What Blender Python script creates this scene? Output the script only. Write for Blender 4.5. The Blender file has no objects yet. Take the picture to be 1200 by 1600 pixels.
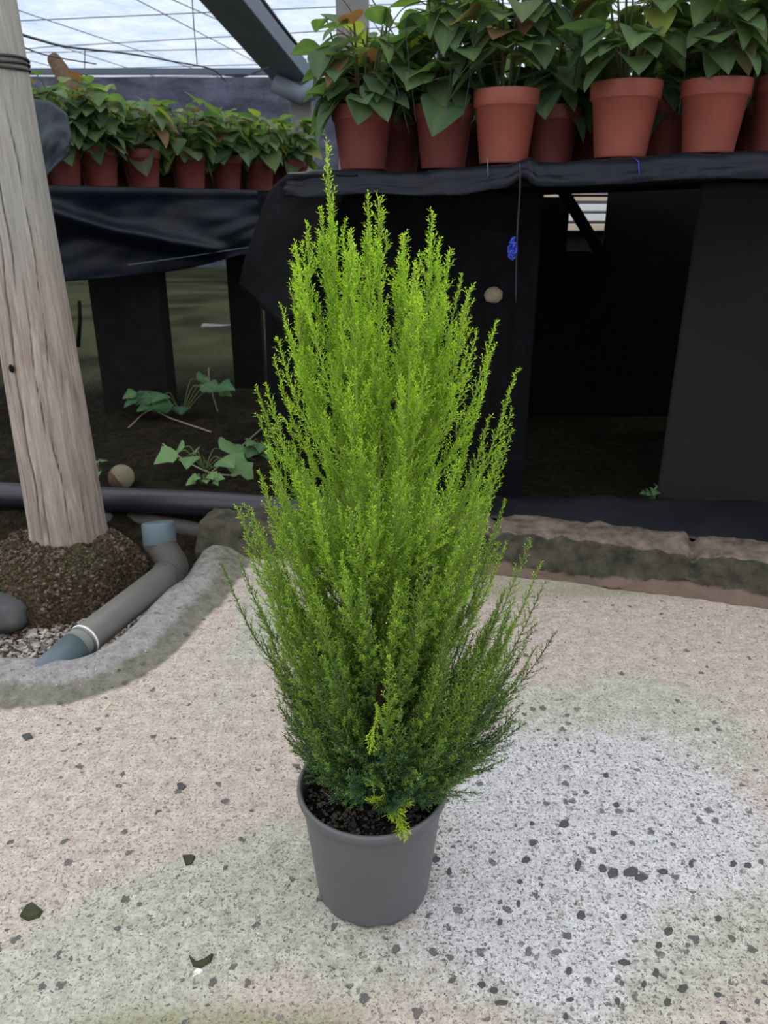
import bpy, math, random
import numpy as np
from mathutils import Vector, Matrix, noise as mnoise

random.seed(7)
rng = np.random.default_rng(7)
sc = bpy.context.scene
PI = math.pi

# ------------------------------------------------------------------ camera
CAMH, PITCH, F = 0.95, math.radians(21.5), 1200.0
cam_d = bpy.data.cameras.new('camera')
cam = bpy.data.objects.new('camera', cam_d)
sc.collection.objects.link(cam)
cam.location = (0, 0, CAMH)
cam.rotation_euler = (PI/2 - PITCH, 0, 0)
cam_d.sensor_fit = 'VERTICAL'
cam_d.sensor_height = 24.0
cam_d.lens = 24.0 * F / 1600.0
cam_d.clip_start = 0.02
cam_d.dof.use_dof = True
cam_d.dof.focus_distance = 1.0
cam_d.dof.aperture_fstop = 7.0
sc.camera = cam

# ------------------------------------------------------------------ world and exposure
w = bpy.data.worlds.new('world'); sc.world = w; w.use_nodes = True
nt = w.node_tree; nt.nodes.clear()
wo = nt.nodes.new('ShaderNodeOutputWorld'); bg = nt.nodes.new('ShaderNodeBackground')
tc = nt.nodes.new('ShaderNodeTexCoord'); sx = nt.nodes.new('ShaderNodeSeparateXYZ')
rp = nt.nodes.new('ShaderNodeValToRGB')
rp.color_ramp.elements[0].position = 0.0; rp.color_ramp.elements[0].color = (0.10, 0.105, 0.12, 1)
rp.color_ramp.elements[1].position = 0.7; rp.color_ramp.elements[1].color = (1.0, .985, .95, 1)
e = rp.color_ramp.elements.new(0.22); e.color = (0.5, 0.55, 0.64, 1)
nt.links.new(tc.outputs['Generated'], sx.inputs[0]); nt.links.new(sx.outputs[2], rp.inputs[0])
nt.links.new(rp.outputs[0], bg.inputs[0]); nt.links.new(bg.outputs[0], wo.inputs[0])
bg.inputs[1].default_value = 2.45
sc.view_settings.view_transform = 'Standard'
sc.view_settings.look = 'None'
sc.view_settings.exposure = 0.0
sc.view_settings.gamma = 1.0
sc.view_settings.use_curve_mapping = False
sc.cycles.max_bounces = 8
sc.cycles.transparent_max_bounces = 8
sc.cycles.transmission_bounces = 5
sc.cycles.use_denoising = True

cP, sP = math.cos(PITCH), math.sin(PITCH)
def ray(x, y):
    u = (x-600)/F; v = (y-800)/F
    return u, cP - v*sP, -sP - v*cP
def PZ(x, y, z=0.0):
    a, b, c = ray(x, y); t = (z-CAMH)/c
    return Vector((a*t, b*t, z))
def PY(x, y, Y):
    a, b, c = ray(x, y); t = Y/b
    return Vector((a*t, Y, CAMH + c*t))
def PT(x, y, t):
    a, b, c = ray(x, y)
    return Vector((a*t, b*t, CAMH + c*t))

# ------------------------------------------------------------------ helpers
def tag(o, label=None, cat=None, group=None, kind=None):
    if label: o['label'] = label
    if cat: o['category'] = cat
    if group: o['group'] = group
    if kind: o['kind'] = kind
    return o
def link(o, parent=None):
    sc.collection.objects.link(o)
    if parent is not None:
        o.parent = parent
    return o
def empty(name, loc=(0, 0, 0), rz=0):
    o = bpy.data.objects.new(name, None); o.location = loc; o.rotation_euler = (0, 0, rz)
    o.empty_display_size = 0.05
    return link(o)
class MB:
    """collects vertices / faces"""
    def __init__(s): s.v = []; s.f = []; s.c = []; s.n = 0
    def add(s, V, Fc, col=None):
        V = np.asarray(V, float).reshape(-1, 3)
        s.f.extend([tuple(i + s.n for i in f) for f in Fc])
        s.v.append(V); s.n += len(V)
        if col is None: col = np.zeros((len(V), 3))
        col = np.asarray(col, float)
        if col.ndim == 1: col = np.tile(col, (len(V), 1))
        s.c.append(col)
    def build(s, name, mat, parent=None, smooth=True, off=None):
        me = bpy.data.meshes.new(name)
        V = np.concatenate(s.v)
        if off is not None: V = V - np.asarray(off)
        me.from_pydata(V.tolist(), [], s.f)
        C = np.concatenate(s.c)
        at = me.color_attributes.new('col', 'FLOAT_COLOR', 'POINT')
        at.data.foreach_set('color', np.c_[C, np.ones(len(C))].ravel().astype(np.float32))
        me.materials.append(mat)
        if smooth: me.polygons.foreach_set('use_smooth', [True]*len(me.polygons))
        me.update()
        return link(bpy.data.objects.new(name, me), parent)
def grid_faces(nu, nv, closed_u=False, closed_v=False):
    out = []
    for i in range(nu if closed_u else nu-1):
        for j in range(nv if closed_v else nv-1):
            a = i*nv + j; b = ((i+1) % nu)*nv + j
            c = ((i+1) % nu)*nv + (j+1) % nv; d = i*nv + (j+1) % nv
            out.append((a, b, c, d))
    return out
def fast_quads(name, V, C, mat, parent=None, Q=None):
    """mesh of quads straight from arrays (every four vertices a quad unless Q given)"""
    me = bpy.data.meshes.new(name)
    V = np.asarray(V, np.float32)
    if Q is None: Q = np.arange(len(V), dtype=np.int32).reshape(-1, 4)
    nq = len(Q)
    me.vertices.add(len(V)); me.vertices.foreach_set('co', V.ravel())
    me.loops.add(nq*4); me.loops.foreach_set('vertex_index', np.asarray(Q, np.int32).ravel())
    me.polygons.add(nq); me.polygons.foreach_set('loop_start', np.arange(0, nq*4, 4, dtype=np.int32))
    at = me.color_attributes.new('col', 'FLOAT_COLOR', 'POINT')
    at.data.foreach_set('color', np.c_[C, np.ones(len(C))].ravel().astype(np.float32))
    me.materials.append(mat)
    me.update(calc_edges=True); me.validate()
    return link(bpy.data.objects.new(name, me), parent)
def frame(d):
    d = np.asarray(d, float); d = d/(np.linalg.norm(d)+1e-9)
    up = np.array([0, 0, 1.]) if abs(d[2]) < .9 else np.array([1., 0, 0])
    a = np.cross(d, up); a /= np.linalg.norm(a); b = np.cross(a, d)
    return d, a, b
def tube(mb, pts, r, n=8, col=(0, 0, 0), cap=True):
    pts = np.asarray([list(p) for p in pts], float); m = len(pts)
    rr = np.full(m, r) if np.isscalar(r) else np.asarray(r, float)
    T = np.gradient(pts, axis=0)
    _, a, b = frame(T[0]); V = []
    for i in range(m):
        d = T[i]/np.linalg.norm(T[i]); a = a - d*np.dot(a, d); a /= np.linalg.norm(a); b = np.cross(d, a)
        for k in range(n):
            t = 2*PI*k/n
            V.append(pts[i] + rr[i]*(a*math.cos(t) + b*math.sin(t)))
    Fc = grid_faces(m, n, closed_v=True)
    if cap: Fc += [tuple(range(n)), tuple((m-1)*n + k for k in reversed(range(n)))]
    mb.add(V, Fc, col)
def spline(P, n):
    """catmull-rom through points"""
    P = [np.array(list(p), float) for p in P]; P = [2*P[0]-P[1]] + P + [2*P[-1]-P[-2]]
    out = []; k = len(P)-3
    for i in range(n):
        s = i/(n-1)*k; j = min(int(s), k-1); t = s-j
        a, b, c, d = P[j:j+4]
        out.append(.5*((2*b)+(-a+c)*t+(2*a-5*b+4*c-d)*t*t+(-a+3*b-3*c+d)*t**3))
    return out
def lathe(mb, prof, n=48, col=(0, 0, 0), c=(0, 0, 0), cap0=False, cap1=False):
    V = []
    for r, z in prof:
        for k in range(n):
            t = 2*PI*k/n; V.append((c[0]+r*math.cos(t), c[1]+r*math.sin(t), c[2]+z))
    Fc = [(a, d, cc, b) for a, b, cc, d in grid_faces(len(prof), n, closed_v=True)]
    if cap0: Fc.append(tuple(reversed(range(n))))
    if cap1: Fc.append(tuple((len(prof)-1)*n + k for k in range(n)))
    mb.add(V, Fc, col)
def boxm(mb, c, size, col=(0, 0, 0), M=None):
    x, y, z = [s/2 for s in size]
    V = np.array([(sx*x, sy*y, sz*z) for sx in (-1, 1) for sy in (-1, 1) for sz in (-1, 1)])
    if M is not None: V = V @ np.array(M).T
    V = V + np.array(c)
    mb.add(V, [(0, 1, 3, 2), (4, 6, 7, 5), (0, 4, 5, 1), (2, 3, 7, 6), (0, 2, 6, 4), (1, 5, 7, 3)], col)
def bevel(o, w=.004, seg=2):
    m = o.modifiers.new('bevel', 'BEVEL'); m.width = w; m.segments = seg; m.limit_method = 'ANGLE'
def solid(o, t=.003):
    m = o.modifiers.new('solidify', 'SOLIDIFY'); m.thickness = t; m.offset = 0
def N3(x, y, z=0.): return mnoise.noise(Vector((x, y, z)))

# ------------------------------------------------------------------ materials
class Mat:
    def __init__(s, name):
        s.m = bpy.data.materials.new(name); s.m.use_nodes = True
        s.nt = s.m.node_tree; s.nt.nodes.clear()
        s.out = s.n('ShaderNodeOutputMaterial')
    def n(s, t, **k):
        nd = s.nt.nodes.new(t)
        for a, b in k.items(): setattr(nd, a, b)
        return nd
    def l(s, a, b): s.nt.links.new(a, b)
    def setv(s, sock, v):
        if isinstance(v, bpy.types.NodeSocket): s.l(v, sock)
        elif isinstance(v, (tuple, list)) and len(v) == 3 and sock.type == 'RGBA': sock.default_value = (*v, 1)
        else: sock.default_value = v
    def pos(s, scale=(1, 1, 1)):
        g = s.n('ShaderNodeTexCoord'); mp = s.n('ShaderNodeMapping'); s.l(g.outputs['Object'], mp.inputs[0])
        mp.inputs['Scale'].default_value = scale
        return mp.outputs[0]
    def noise(s, vec, scale, detail=4, rough=.55, dist=0):
        t = s.n('ShaderNodeTexNoise'); s.l(vec, t.inputs['Vector'])
        t.inputs['Scale'].default_value = scale; t.inputs['Detail'].default_value = detail
        t.inputs['Roughness'].default_value = rough; t.inputs['Distortion'].default_value = dist
        return t
    def voro(s, vec, scale, rand=1, feature='F1'):
        t = s.n('ShaderNodeTexVoronoi', feature=feature); s.l(vec, t.inputs['Vector'])
        t.inputs['Scale'].default_value = scale; t.inputs['Randomness'].default_value = rand
        return t
    def mix(s, fac, a, b, mode='MIX'):
        t = s.n('ShaderNodeMix', data_type='RGBA', blend_type=mode)
        s.setv(t.inputs[0], fac); s.setv(t.inputs[6], a); s.setv(t.inputs[7], b)
        return t.outputs[2]
    def math(s, op, a, b=0.0, clamp=False):
        t = s.n('ShaderNodeMath', operation=op, use_clamp=clamp); s.setv(t.inputs[0], a); s.setv(t.inputs[1], b)
        return t.outputs[0]
    def mr(s, v, a, b, c=0., d=1.):
        t = s.n('ShaderNodeMapRange'); s.setv(t.inputs[0], v)
        for i, x in enumerate((a, b, c, d)): t.inputs[i+1].default_value = x
        return t.outputs[0]
    def attr(s, name='col'):
        t = s.n('ShaderNodeAttribute'); t.attribute_name = name
        q = s.n('ShaderNodeSeparateColor'); s.l(t.outputs['Color'], q.inputs[0])
        return t.outputs['Color'], q.outputs
    def bump(s, h, dist=.002, strength=1.0):
        t = s.n('ShaderNodeBump'); s.setv(t.inputs['Height'], h); t.inputs['Distance'].default_value = dist
        t.inputs['Strength'].default_value = strength
        return t.outputs[0]
    def finish(s, col, rough=.6, spec=.5, normal=None, metal=0, coat=0):
        p = s.n('ShaderNodeBsdfPrincipled'); s.setv(p.inputs['Base Color'], col); s.setv(p.inputs['Roughness'], rough)
        p.inputs['Specular IOR Level'].default_value = spec; p.inputs['Metallic'].default_value = metal
        if normal is not None: s.l(normal, p.inputs['Normal'])
        s.l(p.outputs[0], s.out.inputs[0]); s.p = p
        return s.m

def plain(name, col, rough=.6, spec=.5, var=.12, scale=30, bump=0.0, metal=0):
    m = Mat(name); v = m.pos(); nz = m.noise(v, scale, 4)
    c = m.mix(nz.outputs[0], tuple(x*(1-var*2) for x in col), tuple(min(1, x*(1+var*2)) for x in col))
    nm = m.bump(nz.outputs[0], bump) if bump else None
    return m.finish(c, rough, spec, nm, metal)

def concrete_mat():
    m = Mat('worn_concrete'); v = m.pos()
    _, rgb = m.attr()
    big = m.noise(v, 5, 5, .6); fine = m.noise(v, 170, 5, .75); mid = m.noise(v, 38, 7, .72)
    pink = m.mix(m.mr(mid.outputs[0], .3, .7), (.42, .345, .295), (.74, .64, .57))
    green = m.mix(m.mr(mid.outputs[0], .3, .7), (.34, .345, .265), (.66, .655, .56))
    grey = m.mix(m.mr(mid.outputs[0], .3, .7), (.50, .50, .51), (.74, .74, .755))
    moss = m.mix(fine.outputs[0], (.20, .21, .11), (.46, .46, .30))
    def soft(x, k=.55):
        a = m.math('ADD', x, m.math('MULTIPLY', m.math('SUBTRACT', big.outputs[0], .5), k*2.2))
        a = m.math('ADD', a, m.math('MULTIPLY', m.math('SUBTRACT', mid.outputs[0], .5), .9))
        return m.mr(a, .25, .75)
    at4 = m.n('ShaderNodeAttribute'); at4.attribute_name = 'col2'
    q4 = m.n('ShaderNodeSeparateColor'); m.l(at4.outputs['Color'], q4.inputs[0])
    c = m.mix(soft(rgb[0]), pink, green)
    c = m.mix(soft(rgb[1]), c, grey)
    c = m.mix(soft(q4.outputs[0]), c, moss)
    # sandy speckle and pin holes
    sp = m.mr(fine.outputs[0], .36, .54)
    c = m.mix(m.math('MULTIPLY', m.math('SUBTRACT', 1.0, sp), .62), c, (.20, .175, .15))
    # pit band : smoother trowelled mortar, grey green
    mort = m.mix(m.mr(mid.outputs[0], .3, .7), (.10, .10, .075), (.27, .26, .21))
    pale = m.mix(m.mr(mid.outputs[0], .3, .7), (.19, .185, .18), (.40, .39, .385))
    c = m.mix(soft(rgb[2], .35), c, mort)
    c = m.mix(soft(q4.outputs[1], .3), c, pale)
    # stone chips in three sizes
    dv = m.n('ShaderNodeMix', data_type='VECTOR'); dn = m.noise(v, 110, 2)
    dv.inputs[0].default_value = .016; m.l(v, dv.inputs[4]); m.l(dn.outputs['Color'], dv.inputs[5])
    dvo = dv.outputs[1]
    hole = None
    for sc_, thr, dens, base_, colr in ((46, .34, .50, .03, (.06, .062, .062)), (105, .36, .55, .10, (.10, .10, .092)), (215, .44, .55, .28, (.14, .12, .10))):
        vo = m.voro(dvo, sc_)
        q = m.n('ShaderNodeSeparateColor'); m.l(vo.outputs['Color'], q.inputs[0])
        # density follows where the cement skin has worn off (q4.b)
        d2 = m.math('ADD', m.math('MULTIPLY', q4.outputs[2], dens), base_)
        on = m.math('LESS_THAN', q.outputs[0], d2)
        rad = m.math('MULTIPLY', m.math('ADD', m.math('MULTIPLY', q.outputs[1], .7), .3), thr)
        near = m.mr(m.math('SUBTRACT', rad, vo.outputs['Distance']), -.02, .05)
        k = m.math('MULTIPLY', on, near, True)
        cc = m.mix(q.outputs[2], colr, tuple(x*2.6 for x in colr))
        c = m.mix(m.math('MULTIPLY', k, .9), c, cc)
        hole = k if hole is None else m.math('MAXIMUM', hole, k)
    # few pale grains
    vo = m.voro(dvo, 75); q = m.n('ShaderNodeSeparateColor'); m.l(vo.outputs['Color'], q.inputs[0])
    k = m.math('MULTIPLY', m.math('LESS_THAN', q.outputs[1], .025), m.math('LESS_THAN', vo.outputs['Distance'], .15))
    c = m.mix(k, c, (.85, .83, .78))
    h = m.math('SUBTRACT', m.math('ADD', m.math('MULTIPLY', fine.outputs[0], .6), mid.outputs[0]), m.math('MULTIPLY', hole, .5))
    return m.finish(c, .85, .25, m.bump(h, .004, 1.0))

def kerb_mat():
    m = Mat('mossy_kerb'); v = m.pos(); _, rgb = m.attr()
    mid = m.noise(v, 22, 6, .65); fine = m.noise(v, 150, 4)
    moss = m.mix(m.mr(mid.outputs[0], .3, .7), (.012, .012, .007), (.085, .078, .05))
    top = m.mix(m.mr(mid.outputs[0], .3, .7), (.05, .045, .03), (.25, .19, .15))
    red = m.mix(mid.outputs[0], (.10, .07, .05), (.20, .14, .11))
    a = m.mr(m.math('ADD', rgb[0], m.math('MULTIPLY', m.math('SUBTRACT', mid.outputs[0], .5), .7)), .4, .6)
    b = m.mr(m.math('ADD', rgb[1], m.math('MULTIPLY', m.math('SUBTRACT', mid.outputs[0], .5), .8)), .4, .6)
    c = m.mix(a, moss, top); c = m.mix(b, c, red)
    h = m.math('ADD', mid.outputs[0], m.math('MULTIPLY', fine.outputs[0], .3))
    return m.finish(c, .8, .3, m.bump(h, .006, .8))

def soil_mat(name, a, b, scale=60, rough=.95):
    m = Mat(name); v = m.pos(); n1 = m.noise(v, scale, 6, .7); vo = m.voro(v, scale*2.2)
    n2 = m.noise(v, 2.5, 3)
    c = m.mix(m.mr(n1.outputs[0], .35, .65), a, b)
    c = m.mix(m.math('MULTIPLY', m.mr(vo.outputs['Distance'], 0.05, .3, 1, 0), .35), c, tuple(min(1, x*2.2) for x in b))
    c = m.mix(m.mr(n2.outputs[0], .45, .6, 0, .5), c, tuple(x*y for x, y in zip(a, (.9, 1.1, .6))))
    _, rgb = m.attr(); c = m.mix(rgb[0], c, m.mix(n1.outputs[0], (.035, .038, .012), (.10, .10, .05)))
    return m.finish(c, rough, .06, m.bump(m.math('ADD', n1.outputs[0], vo.outputs['Distance']), .008))

def wood_mat():
    m = Mat('weathered_wood'); v = m.pos((1, 1, .07)); v2 = m.pos((1, 1, .25)); v3 = m.pos()
    g = m.noise(v, 38, 6, .65, 1.2); g2 = m.noise(v2, 9, 4, .6, .6); f = m.noise(v, 160, 3, .7); col, rgb = m.attr()
    c = m.mix(m.mr(g.outputs[0], .3, .7), (.19, .15, .12), (.56, .485, .415))
    c = m.mix(m.mr(g2.outputs[0], .42, .62, 0, .5), c, (.25, .19, .155))
    grey = m.mix(g.outputs[0], (.20, .205, .18), (.46, .46, .42))
    c = m.mix(m.math('MULTIPLY', rgb[0], .8), c, grey)
    c = m.mix(m.mr(f.outputs[0], .25, .5, .35, 0), c, (.06, .04, .03))
    c = m.mix(rgb[1], c, (.035, .025, .018))
    return m.finish(c, .8, .25, m.bump(m.math('ADD', g.outputs[0], m.math('MULTIPLY', f.outputs[0], .4)), .006, .8))

def cloth_mat(name, a=(.003, .004, .008), b=(.007, .010, .017), rough=.40, spec=.20):
    m = Mat(name); v = m.pos()
    wv = m.n('ShaderNodeTexWave', wave_type='BANDS', bands_direction='Z'); m.l(v, wv.inputs[0]); wv.inputs['Scale'].default_value = 160
    wx = m.n('ShaderNodeTexWave', wave_type='BANDS', bands_direction='X'); m.l(v, wx.inputs[0]); wx.inputs['Scale'].default_value = 160
    n = m.noise(v, 7, 5, .6)
    dust = m.noise(v, 16, 5, .7)
    c = m.mix(n.outputs[0], a, b)
    c = m.mix(m.mr(dust.outputs[0], .5, .75, 0, .12), c, (.035, .045, .055))
    h = m.math('ADD', m.math('MULTIPLY', m.math('ADD', wv.outputs[0], wx.outputs[0]), .05), n.outputs[0])
    return m.finish(c, m.mr(n.outputs[0], .3, .7, rough-.08, rough+.1), spec, m.bump(h, .004, .5))

def leaf_mat(name, c0, c1, trans=.35, gloss=.35, vein=False):
    """col.r picks between the two greens, col.g leans to yellow, col.b to red"""
    m = Mat(name); _, rgb = m.attr(); v = m.pos(); n = m.noise(v, 25, 3)
    c = m.mix(rgb[0], c0, c1)
    c = m.mix(rgb[1], c, (.42, .40, .07)); c = m.mix(rgb[2], c, (.25, .06, .05))
    c = m.mix(.45, c, m.mix(n.outputs[0], (.35, .35, .35), (.75, .75, .75)), 'OVERLAY')
    p = m.n('ShaderNodeBsdfPrincipled'); m.l(c, p.inputs['Base Color']); p.inputs['Roughness'].default_value = 1-gloss
    p.inputs['Specular IOR Level'].default_value = .35
    t = m.n('ShaderNodeBsdfTranslucent')
    m.l(m.mix(1.0, c, (1.25, 1.35, .55), 'MULTIPLY'), t.inputs[0])
    mx = m.n('ShaderNodeMixShader'); mx.inputs[0].default_value = trans
    m.l(p.outputs[0], mx.inputs[1]); m.l(t.outputs[0], mx.inputs[2]); m.l(mx.outputs[0], m.out.inputs[0])
    return m.m

def roof_mat():
    m = Mat('cloudy_plastic_film'); v = m.pos(); v2 = m.pos((1, .35, 1))
    n = m.noise(v, 2.2, 5, .7); s = m.noise(v2, 7, 6, .75, .8); n3 = m.noise(v, 22, 4, .7)
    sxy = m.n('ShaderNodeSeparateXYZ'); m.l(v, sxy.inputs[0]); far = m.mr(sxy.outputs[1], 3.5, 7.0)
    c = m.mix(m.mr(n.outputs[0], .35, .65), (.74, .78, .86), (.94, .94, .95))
    c = m.mix(far, c, m.mix(m.mr(n.outputs[0], .3, .7), (.36, .45, .57), (.60, .64, .70)))  # brightness set by colour: far film dimmed, film overhead kept bright for light
    c = m.mix(m.mr(s.outputs[0], .52, .70, 0, .5), c, (.50, .48, .50))
    c = m.mix(m.mr(n3.outputs[0], .62, .72, 0, .45), c, (.25, .24, .28))
    t = m.n('ShaderNodeBsdfTranslucent'); m.l(c, t.inputs[0])
    tr = m.n('ShaderNodeBsdfTransparent'); m.l(c, tr.inputs[0])
    g = m.n('ShaderNodeBsdfDiffuse'); m.l(c, g.inputs[0])
    a = m.n('ShaderNodeMixShader'); a.inputs[0].default_value = .25; m.l(t.outputs[0], a.inputs[1]); m.l(tr.outputs[0], a.inputs[2])
    b = m.n('ShaderNodeMixShader'); b.inputs[0].default_value = .12; m.l(a.outputs[0], b.inputs[1]); m.l(g.outputs[0], b.inputs[2])
    m.l(b.outputs[0], m.out.inputs[0])
    return m.m

M = {}
M['concrete'] = concrete_mat()
M['kerb'] = kerb_mat()
M['soil'] = soil_mat('damp_soil', (.006, .005, .003), (.028, .023, .014), 30)
M['moundsoil'] = soil_mat('crumbly_soil', (.035, .024, .016), (.13, .09, .062), 55)
M['potsoil'] = soil_mat('potting_compost', (.010, .008, .007), (.030, .024, .020), 160)
M['wood'] = wood_mat()
M['cloth'] = cloth_mat('woven_ground_cover')
M['clothmid'] = cloth_mat('black_woven_cloth', (.003, .003, .005), (.006, .007, .010), .6, .2)
M['clothdark'] = cloth_mat('old_black_cloth', (.002, .002, .003), (.005, .005, .007), .85, .1)
M['clothgrey'] = cloth_mat('faded_blue_grey_cloth', (.03, .042, .052), (.06, .078, .092), .6, .35)
M['film'] = roof_mat()
M['pot'] = plain('dark_grey_plastic', (.098, .098, .104), .42, .45, .04, 12, 0.0004)
M['terra'] = plain('red_brown_plastic', (.15, .038, .032), .55, .3, .15, 14)  # darker copy for pots in shadow, the shade put into the colour
M['terraclean'] = plain('clean_red_brown_plastic', (.25, .070, .047), .5, .35, .12, 14)  # same plastic, paler copy with the light on the clear pots painted in
M['pvc'] = plain('dusty_grey_pvc', (.17, .17, .155), .45, .45, .12, 10)
M['pvcdark'] = plain('dirty_dark_grey_pvc', (.055, .052, .045), .6, .4, .2, 25, .001)
M['pvcblue'] = plain('blue_grey_pvc', (.085, .12, .14), .45, .5, .08, 14)
M['blackpipe'] = plain('black_polyethylene', (.018, .019, .026), .4, .5, .25, 12)
M['steel'] = plain('grey_painted_steel', (.17, .195, .235), .55, .5, .1, 8)
M['wire'] = plain('dark_wire', (.03, .033, .035), .5, .4, .1, 8)
M['roofwire'] = plain('dull_grey_wire', (.10, .10, .12), .6, .4, .1, 8)
M['block'] = plain('stained_concrete_block', (.014, .012, .011), .95, .1, .3, 14, .004)
M['post'] = plain('pale_concrete_post', (.22, .22, .21), .9, .2, .15, 9, .003)
M['stone'] = plain('grey_stone', (.22, .215, .21), .85, .3, .3, 40, .002)
M['rock'] = plain('dark_grey_rock', (.075, .077, .078), .85, .3, .3, 20, .006)
M['bark'] = plain('brown_bark', (.10, .065, .045), .9, .2, .35, 60, .002)
M['logend'] = plain('sawn_log_end', (.20, .18, .12), .85, .2, .2, 30, .002)
M['timber'] = plain('pale_sawn_timber', (.62, .52, .40), .8, .2, .15, 6)
M['timberw'] = plain('white_weathered_board', (.80, .78, .76), .8, .2, .08, 6)
M['string'] = plain('blue_twine', (.03, .06, .45), .6, .4, .1, 30)
M['darkwood'] = plain('dark_old_timber', (.008, .007, .006), .9, .1, .3, 10, .002)
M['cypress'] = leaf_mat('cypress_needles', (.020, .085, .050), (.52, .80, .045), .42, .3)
M['twig'] = leaf_mat('cypress_twigs', (.09, .10, .04), (.30, .42, .06), .0, .2)
M['poin'] = leaf_mat('poinsettia_leaves', (.040, .095, .062), (.19, .29, .10), .46, .35)
M['weed'] = leaf_mat('weed_leaves', (.03, .10, .05), (.15, .28, .10), .25, .45)
M['straw'] = plain('dry_straw_stem', (.30, .26, .17), .8, .2, .15, 20)
M['debris'] = plain('dark_leaf_litter', (.05, .055, .03), .9, .2, .3, 60, .002)
M['paledebris'] = plain('pale_wood_sliver', (.55, .48, .38), .8, .2, .15, 40)

# ------------------------------------------------------------------ floor (concrete slab with a pit at the pole)
def seg_dist(px, py, poly):
    """signed distance to a closed polygon, negative inside"""
    d = np.full(px.shape, 1e9); inside = np.zeros(px.shape, bool); n = len(poly)
    for i in range(n):
        ax, ay = poly[i]; bx, by = poly[(i+1) % n]
        ex, ey = bx-ax, by-ay; wx, wy = px-ax, py-ay
        t = np.clip((wx*ex+wy*ey)/(ex*ex+ey*ey+1e-12), 0, 1)
        d = np.minimum(d, np.hypot(wx-t*ex, wy-t*ey))
        cond = ((ay > py) != (by > py)) & (px < (bx-ax)*(py-ay)/((by-ay)+1e-12)+ax)
        inside ^= cond
    return np.where(inside, -d, d)
pit_px = [(-260, 1010), (-80, 1020), (0, 1028), (85, 1036), (140, 1026), (200, 985), (250, 935), (290, 895), (312, 868)]
pit = [tuple(PZ(x, y, 0)[:2]) for x, y in pit_px]
pit = [(p[0], p[1]) for p in spline([(a, b, 0) for a, b in pit], 40)]
pit += [(-.50, 2.30), (-.50, 2.9), (-3.4, 2.9), (-3.4, 1.6)]
def npnoise(X, Y, s, seed=0.):
    """cheap smooth value noise on arrays"""
    g = np.random.default_rng(int(seed)+11).random((64, 64))
    x = (X*s+1000) % 64; y = (Y*s+1000) % 64
    i = x.astype(int) % 64; j = y.astype(int) % 64; fx = x-np.floor(x); fy = y-np.floor(y)
    fx = fx*fx*(3-2*fx); fy = fy*fy*(3-2*fy)
    a = g[i, j]; b = g[(i+1) % 64, j]; c = g[i, (j+1) % 64]; d = g[(i+1) % 64, (j+1) % 64]
    return (a*(1-fx)+b*fx)*(1-fy)+(c*(1-fx)+d*fx)*fy - .5
xs = np.concatenate([np.linspace(-6, -1.7, 14)[:-1], np.linspace(-1.7, 1.7, 430), np.linspace(1.7, 6, 14)[1:]])
ys = np.concatenate([np.linspace(-5, .3, 16)[:-1], np.linspace(.3, 2.32, 270)])
X, Y = np.meshgrid(xs, ys, indexing='ij')
D = seg_dist(X, Y, pit)
Dn = D + .018*npnoise(X, Y, 9, 1) + .008*npnoise(X, Y, 26, 2)
sm = lambda a, lo, hi: (lambda t: t*t*(3-2*t))(np.clip((a-lo)/(hi-lo), 0, 1))
Z = .0022*npnoise(X, Y, 14, 3) + .0012*npnoise(X, Y, 50, 4)
Z *= sm(np.hypot(X+.0165, Y-.88), .10, .14)
Z += .026*sm(Dn, .16, .07)*sm(Dn, -.005, .035)
Z -= .11*sm(Dn, .012, -.035)
def blob(cx, cy, rx, ry, rot=0):
    p = PZ(cx, cy, 0); a = PZ(cx+rx, cy, 0); b = PZ(cx, cy-ry, 0)
    RX = abs(a.x-p.x); RY = abs(b.y-p.y)
    dx = X-p.x; dy = Y-p.y; c, s = math.cos(rot), math.sin(rot)
    u = (dx*c+dy*s)/RX; v = (-dx*s+dy*c)/RY
    return np.exp(-(u*u+v*v)*.7)
green = (blob(160, 1520, 190, 120, .5) + blob(330, 1400, 150, 60, .5) + .7*blob(560, 1480, 80, 60) + .8*blob(430, 1380, 60, 90)
         + .9*blob(1000, 1110, 180, 60) + .9*blob(860, 1160, 60, 70) + 1.*blob(1120, 1420, 140, 120) + .9*blob(850, 1520, 200, 70)
         + .8*blob(400, 980, 40, 110) + .45*blob(1140, 1200, 100, 50) + .6*blob(60, 1580, 120, 60))
grey = 1.1*blob(900, 1290, 190, 120) + .8*blob(760, 1440, 110, 90) + .7*blob(1050, 1240, 140, 80) + .8*blob(880, 1500, 60, 60) + .5*blob(820, 1200, 80, 60)
moss = .95*blob(430, 1620, 150, 50) + .6*blob(200, 1610, 90, 30) + .5*blob(400, 1350, 40, 18)
moss += .55*sm(Y, 1.72, 1.84)*(X > 0)
wornm = np.clip(.25 + .8*np.clip(grey, 0, 1) + .55*blob(1000, 1450, 250, 160) + .35*blob(400, 1420, 260, 110) - .15*blob(1000, 1000, 300, 60), .1, 1)
band = sm(Dn+.012*npnoise(X, Y, 60, 9), .178, .145)*1.0
pale = 1.0*sm(D, .135, .08)*sm(D, -.01, .02)*np.clip(blob(150, 1010, 180, 110)+blob(240, 985, 80, 70), 0, 1)
C1 = np.stack([np.clip(green, 0, 1), np.clip(grey, 0, 1), band], -1).reshape(-1, 3)
C2 = np.stack([np.clip(moss, 0, 1), np.clip(pale, 0, 1), wornm], -1).reshape(-1, 3)
nu, nv = X.shape
ii, jj = np.meshgrid(np.arange(nu-1), np.arange(nv-1), indexing='ij'); a = (ii*nv+jj).ravel()
Q = np.stack([a, a+nv, a+nv+1, a+1], -1)
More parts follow.
